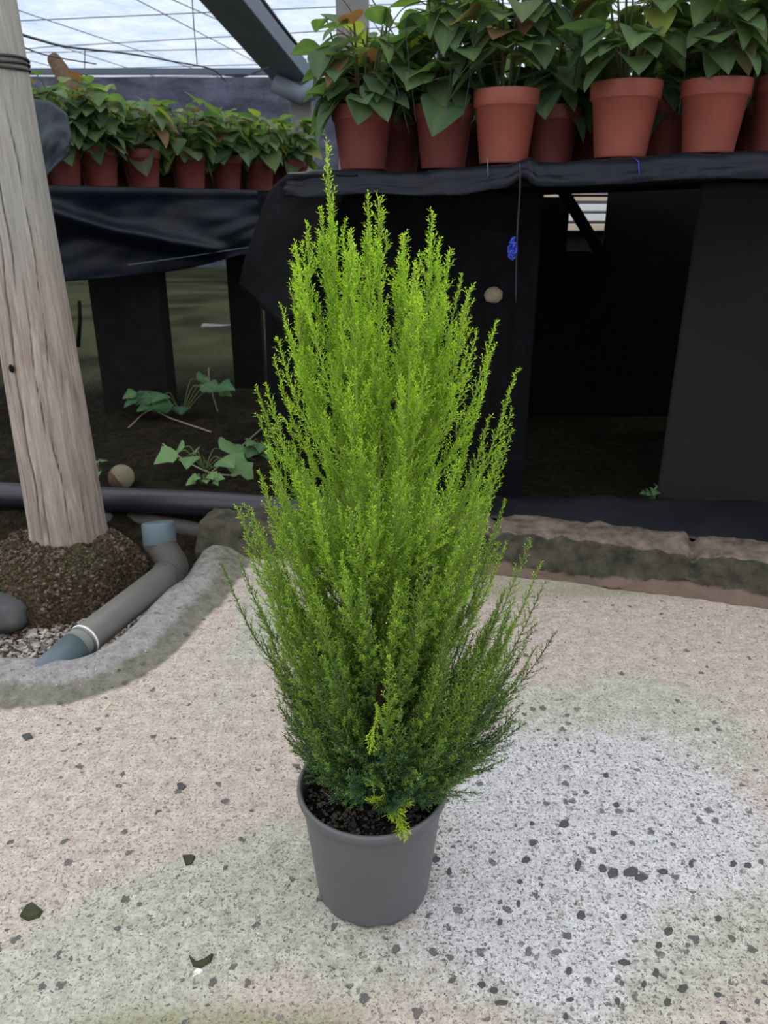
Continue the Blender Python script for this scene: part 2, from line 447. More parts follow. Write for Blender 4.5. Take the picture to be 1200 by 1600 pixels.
floor = fast_quads('floor', np.stack([X, Y, Z], -1).reshape(-1, 3), C1, M['concrete'], Q=Q)
at = floor.data.color_attributes.new('col2', 'FLOAT_COLOR', 'POINT')
at.data.foreach_set('color', np.c_[C2, np.ones(len(C2))].ravel().astype(np.float32))
floor.data.polygons.foreach_set('use_smooth', [True]*len(floor.data.polygons))
tag(floor, kind='structure')

# soil ground behind the kerb and under the benches
xs2 = np.concatenate([np.linspace(-9, -2, 16)[:-1], np.linspace(-2, 1.8, 150), np.linspace(1.8, 9, 16)[1:]])
ys2 = np.concatenate([np.linspace(2.06, 4, 90)[:-1], np.linspace(4, 14.2, 60)])
X2, Y2 = np.meshgrid(xs2, ys2, indexing='ij')
Z2 = .05*sm(Y2, 2.15, 2.35) - .05 + .03*npnoise(X2, Y2, 5, 5) + .014*npnoise(X2, Y2, 19, 6) + .006*npnoise(X2, Y2, 50, 6)
Z2 += .05*sm(Y2, 2.1, 2.5)
Z2 = np.where((X2 > -.5), np.minimum(Z2, .04), Z2)
nu, nv = X2.shape
ii, jj = np.meshgrid(np.arange(nu-1), np.arange(nv-1), indexing='ij'); a = (ii*nv+jj).ravel()
Q = np.stack([a, a+nv, a+nv+1, a+1], -1)
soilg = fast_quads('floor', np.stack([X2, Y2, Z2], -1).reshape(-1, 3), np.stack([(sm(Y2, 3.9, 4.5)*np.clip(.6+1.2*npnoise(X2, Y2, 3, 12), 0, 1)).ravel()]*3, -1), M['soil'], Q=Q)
soilg.name = 'floor_soil'; tag(soilg, kind='structure')
soilg.data.polygons.foreach_set('use_smooth', [True]*len(soilg.data.polygons))
def soil_z(x, y):
    i = int(np.argmin(abs(xs2-x))); j = int(np.argmin(abs(ys2-y)))
    return float(Z2[i, j])

# kerb: low mossy concrete upstand
path = spline([(-.565, 2.075, 0), (-.05, 1.985, 0), (.44, 1.90, 0), (.98, 1.735, 0), (1.5, 1.60, 0), (2.6, 1.30, 0)], 330)
prof = [(0, -.03), (0, -.002), (.004, .012), (.014, .035), (.028, .062), (.038, .085), (.046, .103), (.058, .114), (.08, .118), (.12, .119), (.155, .117), (.17, .108), (.175, .05), (.178, -.02)]
prof = [tuple(p) for p in np.array(spline([(a, b, 0) for a, b in prof], 34))[:, :2]]
V = []; C = []
for i, p in enumerate(path):
    q = path[min(i+1, len(path)-1)]; o_ = path[max(i-1, 0)]
    t = (q-o_)/np.linalg.norm(q-o_); nrm = np.array([-t[1], t[0], 0])
    endk = min(1, i/5.0)**.5
    for j, (d, z) in enumerate(prof):
        wv = .010*N3(p[0]*7, z*20, d*20) + .008*N3(p[0]*26, z*40, d*40) + .003*N3(p[0]*80, z*90, d*90)
        zz = z*(.93+.07*endk)*(.74+.26*float(sm(np.array(p[0]), -.3, .35))) + (wv if z > .01 else 0)
        joint = math.exp(-((p[0]-.80)/.012)**2) + .6*math.exp(-((p[0]-.30)/.01)**2)
        if z > .06: zz -= .03*joint
        P = p + nrm*(d + (wv if z > .0 else 0) + (1-endk)*.01)
        V.append((P[0], P[1], zz))
        topness = .8*sm(np.array(z), .102, .114)*(.15+.85*float(sm(np.array(p[0]), -.1, .25)))
        redness = float(sm(np.array(z), .05, .01)) * float(sm(np.array(p[0]), .1, .3))
        C.append((topness, redness*.9, 0))
mb = MB(); n_ = len(prof)
mb.add(V, grid_faces(len(path), n_) + [tuple(range(n_))[::-1], tuple((len(path)-1)*n_+k for k in range(n_))], np.array(C))
kerb = mb.build('kerb', M['kerb']); tag(kerb, kind='structure')

# ------------------------------------------------------------------ roof film, back wall
ROOF = 2.9
xs3 = np.linspace(-9, 9, 90); ys3 = np.linspace(-6, 13.4, 100)
X3, Y3 = np.meshgrid(xs3, ys3, indexing='ij')
Z3 = ROOF + .06*npnoise(X3, Y3, 1.2, 8) + .05*np.abs(np.sin(Y3*1.5))
nu, nv = X3.shape
ii, jj = np.meshgrid(np.arange(nu-1), np.arange(nv-1), indexing='ij'); a = (ii*nv+jj).ravel()
Q = np.stack([a, a+nv, a+nv+1, a+1], -1)
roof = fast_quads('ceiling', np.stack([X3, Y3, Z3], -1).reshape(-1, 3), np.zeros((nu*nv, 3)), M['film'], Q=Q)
tag(roof, kind='structure')
roof.data.polygons.foreach_set('use_smooth', [True]*len(roof.data.polygons))
mwall = Mat('shade_net_wall'); v = mwall.pos((.3, 1, 1)); nz = mwall.noise(v, 4, 6, .7); nz2 = mwall.noise(mwall.pos((1, 1, .12)), 9, 4, .7)
cw = mwall.mix(mwall.mr(nz.outputs[0], .35, .7), (.06, .06, .08), (.22, .22, .29))
cw = mwall.mix(mwall.mr(nz2.outputs[0], .5, .65, 0, .6), cw, (.10, .085, .07)); mwall.finish(cw, .9, .1)
mb = MB(); boxm(mb, (0, 13.5, 1.3), (18, .06, 3.1)); wb = mb.build('wall_back', mwall.m, smooth=False); tag(wb, kind='structure')

# ------------------------------------------------------------------ THE CYPRESS IN ITS POT
PX, PYc = -.0165, .88
plant = empty('potted_cypress', (PX, PYc, 0))
tag(plant, 'tall bright lime-green feathery lemon cypress growing in a dark grey round plastic pot', 'potted plant')
HP = .19
mb = MB()
prof = [(.0, .004), (.070, .004), (.079, .0), (.083, .003), (.0845, .012), (.0985, .150), (.1005, .168), (.1035, .172), (.1045, .1745),
        (.1068, .177), (.1078, .182), (.1075, .187), (.1055, .190), (.1025, .190), (.1005, .187), (.0995, .176), (.097, .15), (.094, .12), (.0, .12)]
lathe(mb, prof, 96)
for v_ in mb.v:      # small feet scallops round the base
    for k in range(len(v_)):
        if v_[k][2] < .006 and math.hypot(v_[k][0], v_[k][1]) > .07:
            an = math.atan2(v_[k][1], v_[k][0]); v_[k][2] += .0035*(math.sin(an*12) > .35)
pot = mb.build('pot', M['pot'], plant)
# compost
mb = MB(); R = 30; nA = 80; V = [(0, 0, .166)]; Fc = []
for i in range(1, R+1):
    for k in range(nA):
        r = .0978*i/R; t = 2*PI*k/nA; x, y = r*math.cos(t), r*math.sin(t)
        V.append((x, y, .163 + .010*N3(x*60, y*60) + .005*N3(x*160, y*160, 3) + .006*(1-i/R)))
for k in range(nA): Fc.append((0, 1+k, 1+(k+1) % nA))
for i in range(R-1):
    for k in range(nA):
        a = 1+i*nA+k; b = 1+i*nA+(k+1) % nA; Fc.append((a, a+nA, b+nA, b))
mb.add(V, Fc); mb.build('potting_compost', M['potsoil'], plant)
# loose bark chips on the compost (uncountable crumbs)
def crumbs(name, pts, sizes, mat, parent, flat=.6, tints=None, kind='stuff'):
    base = np.array([(1, 0, 0), (-1, 0, 0), (0, 1, 0), (0, -1, 0), (0, 0, 1), (0, 0, -1), (.62, .62, .45), (-.6, .65, -.4), (.6, -.62, -.45), (-.62, -.6, .45)], float)
    tri = [(0, 6, 4), (6, 2, 4), (2, 1, 4), (1, 9, 4), (9, 3, 4), (3, 0, 4), (2, 6, 5), (6, 0, 5), (2, 5, 7), (7, 5, 1), (2, 7, 1), (1, 5, 3), (1, 3, 9), (3, 5, 8), (8, 5, 0), (3, 8, 0)]
    mb = MB()
    for k, (p, s) in enumerate(zip(pts, sizes)):
        B = base*(1+.35*rng.standard_normal((10, 1)).clip(-1, 1))
        q = rng.standard_normal(3); q /= np.linalg.norm(q); Mr = np.array(Matrix.Rotation(rng.random()*6.28, 3, Vector(q)))
        B = (B*np.array([1, .7, flat])) @ Mr.T
        mb.add(B*s+np.array(p), tri, tints[k] if tints is not None else (rng.random(),)*3)
    o = mb.build(name, mat, parent, smooth=False)
    if kind: o['kind'] = kind
    return o
mcr = Mat('bark_crumbs'); _, rgb = mcr.attr(); mcr.finish(mcr.mix(rgb[0], (.010, .008, .007), (.075, .065, .055)), .85, .25)
pts = []; szs = []
for k in range(900):
    r = .096*math.sqrt(random.random()); t = random.random()*6.28
    pts.append((r*math.cos(t), r*math.sin(t), .168+.004*random.random())); szs.append(random.uniform(.0015, .0045)*(1.5 if random.random() < .08 else 1))
crumbs('bark_chips', pts, szs, mcr.m, plant)

# silhouette of the crown, height above ground -> left/right half widths at the plant's distance
rows = [(225, 508, 512), (300, 488, 535), (350, 472, 600), (385, 460, 640), (420, 452, 690), (450, 448, 722), (500, 438, 755), (560, 425, 775), (600, 412, 785),
        (650, 408, 780), (700, 406, 780), (750, 408, 775), (800, 400, 780), (850, 400, 785), (900, 400, 800), (950, 415, 810), (1000, 425, 815), (1050, 440, 812),
        (1100, 448, 805), (1140, 458, 790), (1180, 470, 765), (1215, 490, 720), (1250, 540, 660)]
tab = []
for y, xl, xr in rows:
    p = PY(xl, y, PYc); q = PY(xr, y, PYc); tab.append((p.z, p.x, q.x))
tab.sort(); tz = np.array([t[0] for t in tab]); tl = np.array([t[1] for t in tab]); tr_ = np.array([t[2] for t in tab])
def envelope(z, th):
    l = np.interp(z, tz, tl); r = np.interp(z, tz, tr_); c = (l+r)/2; hw = (r-l)/2
    return c, hw
# trunk + leaders
leaders_px = [(510, 228, .0), (575, 308, .03), (592, 310, -.02), (676, 332, .0), (630, 368, .05), (648, 412, -.05), (548, 362, -.04), (462, 384, .0), (702, 396, .02), (734, 452, -.01)]
TR0 = np.array([.006, .0, .16])        # local coordinates from here on (relative to the plant's empty)
def loc(p): return np.array([p[0]-PX, p[1]-PYc, p[2]])
top = loc(PY(596, 640, PYc))
trunk_pts = spline([TR0, (.012, .0, .30), (.006, .002, .45), top], 30)
mb = MB(); tube(mb, trunk_pts, np.linspace(.009, .004, 30), 10)
leader_curves = []
for k, (x, y, dy) in enumerate(leaders_px):
    T = loc(PY(x, y, PYc+dy)); s0 = trunk_pts[min(29, 8+k*2)]
    mid = s0*.5 + T*.5 + np.array([(T[0]-s0[0])*.22, dy*.4, -.02])
    cv = spline([s0, mid, T], 30); leader_curves.append(cv); 
mb.build('trunk', M['bark'], plant)
for cv in leader_curves:
    mb = MB(); tube(mb, cv, np.linspace(.0036, .0009, 30), 6, (.55, 0, 0)); mb.build('branch', M['twig'], plant)

NB = []   # needles: base, dir, length, side vec, tone
stem_mb = []  # stems
def add_axis(P, r0, r1, tone, needle_len, spacing, twig=False):
    """P: m x 3 polyline; covers it with needles and a thin stem"""
    P = np.asarray(P); seg = np.linalg.norm(np.diff(P, axis=0), axis=1); L = np.concatenate([[0], np.cumsum(seg)])
    n = max(3, int(L[-1]/spacing)); s = np.linspace(0, L[-1], n)
    C = np.stack([np.interp(s, L, P[:, k]) for k in range(3)], 1)
    T = np.gradient(C, axis=0); T /= np.linalg.norm(T, axis=1, keepdims=True)+1e-9
    up = np.array([.31, .17, .93]); A = np.cross(T, up); A /= np.linalg.norm(A, axis=1, keepdims=True)+1e-9; B = np.cross(T, A)
    ph = np.arange(n)*(PI/2) + rng.random()*6
    for off in (0, PI):
        f = ph+off + rng.normal(0, .25, n)
        Rr = A*np.cos(f)[:, None] + B*np.sin(f)[:, None]
        S = -A*np.sin(f)[:, None] + B*np.cos(f)[:, None]
        ang = rng.uniform(.60, 1.0, n)
        Dv = T*np.cos(ang)[:, None] + Rr*np.sin(ang)[:, None]
        ln = needle_len*rng.uniform(.7, 1.2, n)*np.interp(s/L[-1], [0, .8, 1], [1, 1, .6])
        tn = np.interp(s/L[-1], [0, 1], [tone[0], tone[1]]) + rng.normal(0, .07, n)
        NB.append(np.c_[C, Dv, ln, S, tn])
    stem_mb.append((C[::max(1, n//6)] if n > 8 else C, r0, r1, tone))
shoot_list = []
def shoot(P, twl, tone0, tone1, dens=.0066, start=.15, nl=.0058, flat=None, yellow=0):
    """a feathery shoot: main axis P with alternating twigs"""
    P = np.asarray(P); m = len(P)
    seg = np.linalg.norm(np.diff(P, axis=0), axis=1); L = np.concatenate([[0], np.cumsum(seg)]); Lt = L[-1]
    at_ = lambda s: np.array([np.interp(s, L, P[:, k]) for k in range(3)])
    i0 = int(start*.6*m)
    add_axis(P[i0:], .0011, .0005, (tone0, tone1), nl, .0027)
    n = int(Lt*(1-start)/dens); roll = rng.random()*PI if flat is None else flat
    for k in range(n):
        s = Lt*(start + (1-start)*(k+.5)/n); u = s/Lt
        p = at_(s); t = at_(min(Lt, s+.004))-at_(max(0, s-.004)); t /= np.linalg.norm(t)+1e-9
        _, a, b = frame(t); f = roll + (PI if k % 2 else 0) + rng.normal(0, .55)
        side = a*math.cos(f)+b*math.sin(f)
        ln = twl*(.25+.75*min(1, (1-u)*2.6))*min(1, .35+u*1.6)*rng.uniform(.55, 1.15)
        ang = rng.uniform(.42, .78)
        d0 = t*math.cos(ang)+side*math.sin(ang); d1 = d0*.8+t*.45+np.array([0, 0, .12])
        q = [p, p+d0*ln*.5, p+d0*ln*.5+d1/np.linalg.norm(d1)*ln*.5]
        tt = tone0+(tone1-tone0)*u
        add_axis(spline(q, 5), .0006, .0003, (tt-.12, tt+.24), nl, .0026)
        if ln > .022:          # short side twiglets
            for e_ in (0.35, .6):
                pp = q[0]+(q[1]-q[0])*2*e_*.5*1.6 if e_ < .5 else q[1]+(q[2]-q[1])*.3
                sd = np.cross(d0, side); sd = side*rng.uniform(-.8, .8)+sd*rng.choice([-1, 1])*.8; sd /= np.linalg.norm(sd)+1e-9
                dd = d0*.75+sd*.6; ll = ln*.38*rng.uniform(.7, 1.2)
                add_axis([pp, pp+dd*ll*.5, pp+(dd*.7+t*.3)*ll], .0005, .0003, (tt, tt+.15), nl*.95, .0027)
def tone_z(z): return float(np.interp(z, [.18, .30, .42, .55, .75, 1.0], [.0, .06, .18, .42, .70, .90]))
def main_shoot(T, root=None, twl=.026, droop=0, yellow=0, zb=None):
    T = np.asarray(T, float); r = math.hypot(T[0], T[1])
    if zb is None: zb = max(.185, T[2] - (.07 + 1.05*r + rng.uniform(0, .08)))
    # root on the trunk, or nearest leader when high
    if root is None:
        if zb < top[2]: root = np.array([np.interp(zb, [p[2] for p in trunk_pts], [p[k] for p in trunk_pts]) for k in range(3)])
        else:
            best = None
            for cv in leader_curves:
                q = min(cv, key=lambda p: abs(p[2]-zb)); d = math.hypot(q[0]-T[0], q[1]-T[1]) + 5*abs(q[2]-zb)
                if best is None or d < best[0]: best = (d, q)
            root = best[1]
    Dv = T-root
    side = np.array([Dv[0], Dv[1], 0])
    m1 = root + side*.42 + np.array([0, 0, Dv[2]*.26]); m2 = root + side*.80 + np.array([0, 0, Dv[2]*.62 + droop])
    w_ = rng.normal(0, .006, 3)
    P = spline([root, m1+w_, m2, T], 26)
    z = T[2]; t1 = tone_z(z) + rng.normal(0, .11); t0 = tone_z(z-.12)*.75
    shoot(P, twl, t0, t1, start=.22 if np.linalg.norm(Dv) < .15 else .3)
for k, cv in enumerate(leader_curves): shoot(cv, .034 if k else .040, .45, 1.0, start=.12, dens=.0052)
# named tips seen standing out from the outline
tips = [(458, 385), (470, 380), (433, 528), (428, 560), (401, 606), (404, 650), (415, 600), (370, 792), (384, 790), (395, 800), (346, 880), (372, 870), (735, 452), (722, 430), (775, 503),
        (772, 540), (808, 577), (800, 640), (800, 672), (790, 782), (782, 700), (828, 847), (845, 880), (852, 908), (868, 988), (838, 1010), (836, 975),
        (820, 1130), (792, 1185), (815, 1100), (435, 1100), (445, 1150), (705, 395), (632, 368), (657, 400), (690, 420), (745, 520), (480, 350), (545, 372), (555, 385), (440, 480), (445, 500),
        (760, 600), (765, 650), (770, 730), (418, 700), (425, 745), (440, 1075), (430, 1040), (752, 1240), (446, 1140), (458, 1172), (466, 1200), (480, 1212), (452, 1120), (432, 1085), (700, 1212), (735, 1205), (770, 1200), (800, 1160), (420, 1010), (412, 960), (398, 925), (405, 985), (388, 860), (440, 1050), (640, 1225), (500, 1215)]
for x, y in tips:
    T = loc(PY(x, y, PYc + rng.normal(0, .02)))
    main_shoot(T, twl=.024 if y < 700 else .028)
# body
nS = 600
k = 0
while k < nS:
    z = .235 + .72*(rng.random()**1.0)
    l = np.interp(z, tz, tl)-PX; r = np.interp(z, tz, tr_)-PX
    c = (l+r)/2; hw = (r-l)/2
    th = rng.random()*2*PI; rho = math.sqrt(rng.uniform(.10, 1))*1.0
    yw = hw*(.95 if math.sin(th) > 0 else .85)
    hw *= 1+.07*math.exp(-((z-.58)/.17)**2); x = c + hw*rho*math.cos(th); y = yw*rho*math.sin(th)
    # more shoots come out on the visible front half
    if y > .03 and rng.random() < .35: continue
    if z < .40 and y < 0 and abs(x-.012) < .016+.3*abs(y)*.5: continue
    if z > .70:          # towards the top the shoots gather round the separate leaders
        j = int(rng.integers(len(leader_curves))); cv = leader_curves[j]; tz_ = cv[-1][2]
        if z > tz_-.012: continue
        q = min(cv, key=lambda p: abs(p[2]-z)); sp_ = min(.040, .004+.20*(tz_-z)); a_ = rng.random()*6.28; rr_ = sp_*math.sqrt(rng.random())
        x, y = q[0]+rr_*math.cos(a_), q[1]+rr_*math.sin(a_)
        main_shoot((x, y, z), root=np.array(min(cv, key=lambda p: abs(p[2]-(z-.06-rr_)))), twl=.018); k += 1; continue
    main_shoot((x, y, z), twl=.027); k += 1
# low drooping sprays
for k in range(110):
    th = rng.uniform(0, 2*PI); z = rng.uniform(.215, .36)
    l = np.interp(z, tz, tl)-PX; r = np.interp(z, tz, tr_)-PX; c = (l+r)/2; hw = (r-l)/2
    rho = rng.uniform(.45, 1.0)
    main_shoot((c+hw*rho*math.cos(th), hw*.8*rho*math.sin(th), z), twl=.027, zb=max(.19, z-rng.uniform(.02, .09)))
NBa = np.concatenate(NB)
def needles(A, name, parent, tonefix=None, width=.0013):
    base = A[:, :3]; d = A[:, 3:6]; ln = A[:, 6:7]; s = A[:, 7:10]; tn = np.clip(A[:, 10], 0, 1)
    nrm = np.cross(d, s)
    V = np.stack([base, base+d*ln*.45+s*width*.55+nrm*.0002, base+d*ln, base+d*ln*.45-s*width*.55+nrm*.0002], 1).reshape(-1, 3)
    g = np.repeat(tn, 4)
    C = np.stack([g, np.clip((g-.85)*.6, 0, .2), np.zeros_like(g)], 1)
    if tonefix is not None: C[:, 1] = tonefix
    return fast_quads(name, V, C, M['cypress'], parent)
print('needles', len(NBa))
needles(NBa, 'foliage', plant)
def stems(lst, name, parent):
    V = []; C = []; Qs = []; n = 0
    for P, r0, r1, tone in lst:
        P = np.asarray(P); m = len(P)
        if m < 2: continue
        T = np.gradient(P, axis=0); T /= np.linalg.norm(T, axis=1, keepdims=True)+1e-9
        A = np.cross(T, np.array([.31, .17, .93])); A /= np.linalg.norm(A, axis=1, keepdims=True)+1e-9; B = np.cross(T, A)
        r = np.linspace(r0, r1, m)[:, None]
        ring = np.stack([P+A*r, P+(-.5*A+.87*B)*r, P+(-.5*A-.87*B)*r], 1)
        V.append(ring.reshape(-1, 3)); C.append(np.tile([[np.clip(tone[1], 0, 1), 0, 0]], (m*3, 1)))
        i = np.arange(m-1)[:, None]*3; kk = np.arange(3)[None, :]
        a = i+kk; b = i+(kk+1) % 3
        Qs.append(np.stack([a, b, b+3, a+3], -1).reshape(-1, 4)+n); n += m*3
    return fast_quads(name, np.concatenate(V), np.concatenate(C), M['twig'], parent, Q=np.concatenate(Qs))
stems(stem_mb, 'twigs', plant)
# the pale yellow sprig that leans over the front rim, and the one hanging in front of the trunk
for nm, px_, lab in (('sprig', [(598, 1228, .86), (600, 1250, .83), (620, 1268, .80), (634, 1303, .772)], 'yellow-green sprig hanging over the front rim'),
                     ('sprig', [(588, 1098, .80), (590, 1112, .785), (584, 1140, .775), (578, 1172, .775)], 'small pale sprig drooping in front of the trunk')):
    NB.clear(); stem_mb.clear()
    P = [loc(PY(x, y, Yy)) for x, y, Yy in px_]
    big = px_[0][1] > 1200
    shoot(spline(P, 20), .034 if big else .018, .8, .95, start=.0, nl=.0095 if big else .0065, dens=.006)
    if big: shoot(spline([P[1], loc(PY(592, 1252, .815)), loc(PY(582, 1248, .80))], 10), .018, .9, 1, start=0, nl=.009, dens=.006)
    o = needles(np.concatenate(NB), nm, plant, tonefix=.42 if big else .15); o['label'] = lab
    stems(stem_mb, 'twigs', o)

# ------------------------------------------------------------------ wooden pole on its soil mound
pole_b = PZ(88, 838, .07); pole_b.y += .10
PBX, PBY = -.925, 2.08
pole = empty('wooden_pole', (PBX, PBY, .0))
tag(pole, 'thick weathered grey-brown wooden pole standing at the left edge on a soil mound', 'pole')
V = []; C = []; nA = 240; nZ = 220; Hh = 2.9
for i in range(nZ):
    z = -.02 + Hh*i/(nZ-1)
    R = np.interp(z, [0, .1, .4, 1.0, 1.4, 3], [.113, .106, .100, .085, .078, .07])
    cx = -.004*z
    for k in range(nA):
        t = 2*PI*k/nA
        r = R*(1+.030*N3(math.cos(t)*1.6, math.sin(t)*1.6, z*.7)+.012*N3(math.cos(t)*9, math.sin(t)*9, z*1.1))
        crack = 0
        # front is t = -pi/2 ; long drying cracks
        for (t0, sl, z0, z1, wd) in ((-1.95, .10, .05, .95, .022), (-1.15, -.05, .05, .5, .010), (-2.3, .05, .02, .45, .016), (-1.6, .06, .7, 1.5, .016), (-.75, .1, .0, .28, .012), (-2.05, 0.05, .85, 1.6, .016), (-1.35, .04, .3, .8, .008), (-.95, .03, .5, 1.2, .010), (-1.75, .02, .0, .3, .012)):
            if z0 < z < z1:
                dd = (t - (2*PI if t > PI else 0)) - (t0+sl*z*2+.05*math.sin(z*9)+.02*math.sin(z*31))
                crack = max(crack, math.exp(-(dd/wd)**2)*min(1, (z-z0)*8, (z1-z)*8))
        r -= .007*crack
        C.append((float(sm(np.array(z + .15*N3(math.cos(t)*2, math.sin(t)*2, z*3)), .65, 1.0)), crack*.85, 0))
        V.append((cx+r*math.cos(t), r*math.sin(t), z))
mb = MB(); mb.add(V, [(a, d, c, b) for a, b, c, d in grid_faces(nZ, nA, closed_v=True)] + [tuple((nZ-1)*nA+k for k in range(nA))], np.array(C))
mb.build('trunk', M['wood'], pole)
mb = MB()
kn = PY(18, 576, PBY-.092)
lathe(mb, [(0, .004), (.006, .004), (.008, .002), (.011, .0)], 16)
kno = mb.build('knot', M['darkwood'], pole); kno.rotation_euler = (PI/2, 0, -.5)
kno.location = (kn.x-PBX+.0, kn.y-PBY+.0, kn.z)
mb = MB()
zb_ = PY(10, 100, PBY).z
for q in range(3): tube(mb, [(-.004*zb_+.0835*math.cos(t), .0835*math.sin(t), zb_-.012+.01*q+.003*math.sin(t*2+q)) for t in np.linspace(0, 2*PI, 40)], .0035, 6)
mb.build('wire_band', M['wire'], pole)

MC = (-.945, 2.02)
def mound_z(x, y):
    th = math.atan2(y-MC[1], x-MC[0]); R = .238*(1+.10*N3(math.cos(th)*1.7, math.sin(th)*1.7, 2))
    d = math.hypot(x-MC[0], y-MC[1])/R
    return -.10 + .165*max(0., 1-d**5.0)**.6*(1 if d < 1 else 0) + .012*N3(x*28, y*28) + .008*N3(x*70, y*70)
V = []; Fc = []; R = 60; nA = 140
for i in range(R+1):
    for k in range(nA):
        t = 2*PI*k/nA; r = .275*(i/R)**.8
        x, y = MC[0]+r*math.cos(t), MC[1]+r*math.sin(t); V.append((x, y, mound_z(x, y)))
mb = MB(); mb.add(V, [(a, b, c, d) for a, b, c, d in grid_faces(R+1, nA, closed_v=True)])
mound = mb.build('soil_mound', M['moundsoil'])
tag(mound, 'dark brown crumbly soil mound heaped round the foot of the wooden pole', 'soil mound')
mcs = Mat('soil_crumbs'); _, rgb = mcs.attr()
cc_ = mcs.mix(rgb[0], (.022, .018, .012), (.20, .145, .10)); cc_ = mcs.mix(rgb[1], cc_, (.035, .045, .015)); mcs.finish(cc_, .9, .2)
pts = []; szs = []; tn = []
for k in range(5200):
    r = .25*math.sqrt(random.random()); t = random.random()*6.28
    x, y = MC[0]+r*math.cos(t), MC[1]+r*math.sin(t)
    if math.hypot(x-PBX, y-PBY) < .10: continue
    z = mound_z(x, y)
    pts.append((x, y, z+.001)); s_ = random.uniform(.003, .0075); szs.append(s_)
    mossy = 1 if N3(x*9, y*9, 5)*1.2 + (x-MC[0])*1.5 > .25 else 0
    tn.append((random.random()**1.6, mossy*random.random(), 0))
cr = crumbs('soil_crumbs', pts, szs, mcs.m, mound, .8, tn)

# gravel in the pit
pts = []; szs = []
tries = 0
PIT = np.array(pit)
cand = rng.uniform([-1.9, 1.35], [-.50, 2.35], (16000, 2))
dd = seg_dist(cand[:, 0], cand[:, 1], pit)
for (x, y), d_ in zip(cand, dd):
    if d_ > -.004: continue
    if math.hypot(x-MC[0], y-MC[1]) < .215: continue
    if y > 2.2 and random.random() < .6: continue
    zz = -.085 + .03*max(0, 1-abs(d_)/.06) + .010*N3(x*12, y*12)
    pts.append((x, y, zz+.004*random.random())); szs.append(random.uniform(.0035, .0095) if random.random() > .05 else random.uniform(.01, .016))
mg = Mat('mixed_gravel'); _, rgb = mg.attr(); cg = mg.mix(rgb[0], (.11, .105, .10), (.50, .47, .43)); cg = mg.mix(m_ := mg.mr(rgb[1], .8, .9, 0, .6), cg, (.42, .30, .22)); mg.finish(cg, .8, .3)
tn = [(random.random(), random.random(), 0) for _ in pts]
gr = crumbs('gravel', pts, szs, mg.m, None, .65, tn)
tag(gr, 'pale grey gravel in the pit between the soil mound and the grey drain pipe', 'gravel', kind='stuff')
mb = MB(); boxm(mb, (-1.9, 2.0, -.10), (2.9, 1.7, .03)); gb = mb.build('floor_pit', M['moundsoil'], smooth=False); tag(gb, kind='structure')

# grey drain pipe with elbow and blue cap
dp = empty('drain_pipe', (-.6, 1.8, 0))
tag(dp, 'dusty grey plastic drain pipe with elbow lying in the gravel pit', 'pipe')
o0 = np.array([-.6, 1.8, 0])
A_ = np.array(PZ(80, 1052, -.02)); B_ = np.array(PZ(132, 1000, .018)); C_ = np.array(PZ(262, 898, .035))
dirp = (C_-B_)/np.linalg.norm(C_-B_)
mb = MB(); tube(mb, [B_-o0-dirp*.03, B_-o0+dirp*.0, C_-o0], .0375, 32); mb.build('pipe', M['pvc'], dp)
mb = MB(); tube(mb, [A_-o0-dirp*.10, B_-o0-dirp*.002], .0385, 32)
po = mb.build('pipe_end', M['pvcblue'], dp); po['label'] = 'blue-grey lower pipe end'
mb = MB(); tube(mb, [B_-o0+dirp*(s-.004) for s in (.002, .003, .006, .007)], [.0385, .0395, .0395, .0385], 32); j_ = mb.build('joint_ring', M['timberw'], dp); j_['label'] = 'pale glue ring at the joint'
E0 = C_-dirp*.012; E1 = C_+dirp*.075; cap0 = np.array(PY(250, 850, 1.93)); cap1 = np.array(PY(247, 818, 1.945))
E1 = np.array(PY(266, 878, 1.89))
cu = spline([E0, C_+dirp*.02, E1+np.array([.006, 0, -.004]), cap0, cap0+(cap1-cap0)*.3], 26)
rad = [.0375]*26
for i in range(26):
    rad[i] = .0425 if i < 5 else .0395
    if i > 18: rad[i] = .0435
mb = MB(); tube(mb, [p-o0 for p in cu], rad, 32); mb.build('elbow', M['pvcdark'], dp)
cd = (cap1-cap0)/np.linalg.norm(cap1-cap0)
mb = MB(); tube(mb, [cap0-o0+cd*s for s in (0., .001, .055, .060, .0615)], [.040, .0445, .0445, .042, .030], 36)
cpo = mb.build('cap', M['pvcblue'], dp); cpo['label'] = 'blue-grey end cap'; bevel(cpo, .002)

# black irrigation pipe behind, a thinner darker one below it
bp = MB(); P0 = PZ(120, 778, .075); P1 = PZ(300, 786, .075); P2 = PZ(430, 795, .07)
P3 = np.array(P2)+(np.array(P2)-np.array(P1))*.9
pts = spline([np.array(P0)-(np.array(P1)-np.array(P0))*1.3, P0, P1, P2, P3], 60)
tube(bp, pts, .040, 28); o = bp.build('water_pipe', M['blackpipe']); tag(o, 'long black plastic pipe lying on the soil behind the left kerb end', 'pipe')
bp = MB(); tube(bp, spline([PZ(60, 800, .01), PZ(190, 812, .0), PZ(260, 822, .0), PZ(330, 835, -.01)], 30), .030, 20)
o = bp.build('drain_pipe', M['pvcdark']); tag(o, 'dark muddy pipe running low beneath the long black pipe', 'pipe')

# log stub
lp = PY(190, 745, 2.47); mb = MB()
lg = empty('log', (lp.x, lp.y, lp.z)); tag(lg, 'short cut log with its pale sawn end facing out, above the black pipe', 'log')
lp_z = soil_z(lp.x, lp.y)
tube(mb, [(0, .0, 0), (-.022, .06, -.022), (-.044, .12, -.048)], [.043, .045, .046], 24); mb.build('bark', M['bark'], lg)
mb = MB(); tube(mb, [(0, .001, 0), (.0007, -.002, .0008)], [.041, .040], 24); mb.build('cut_end', M['logend'], lg)

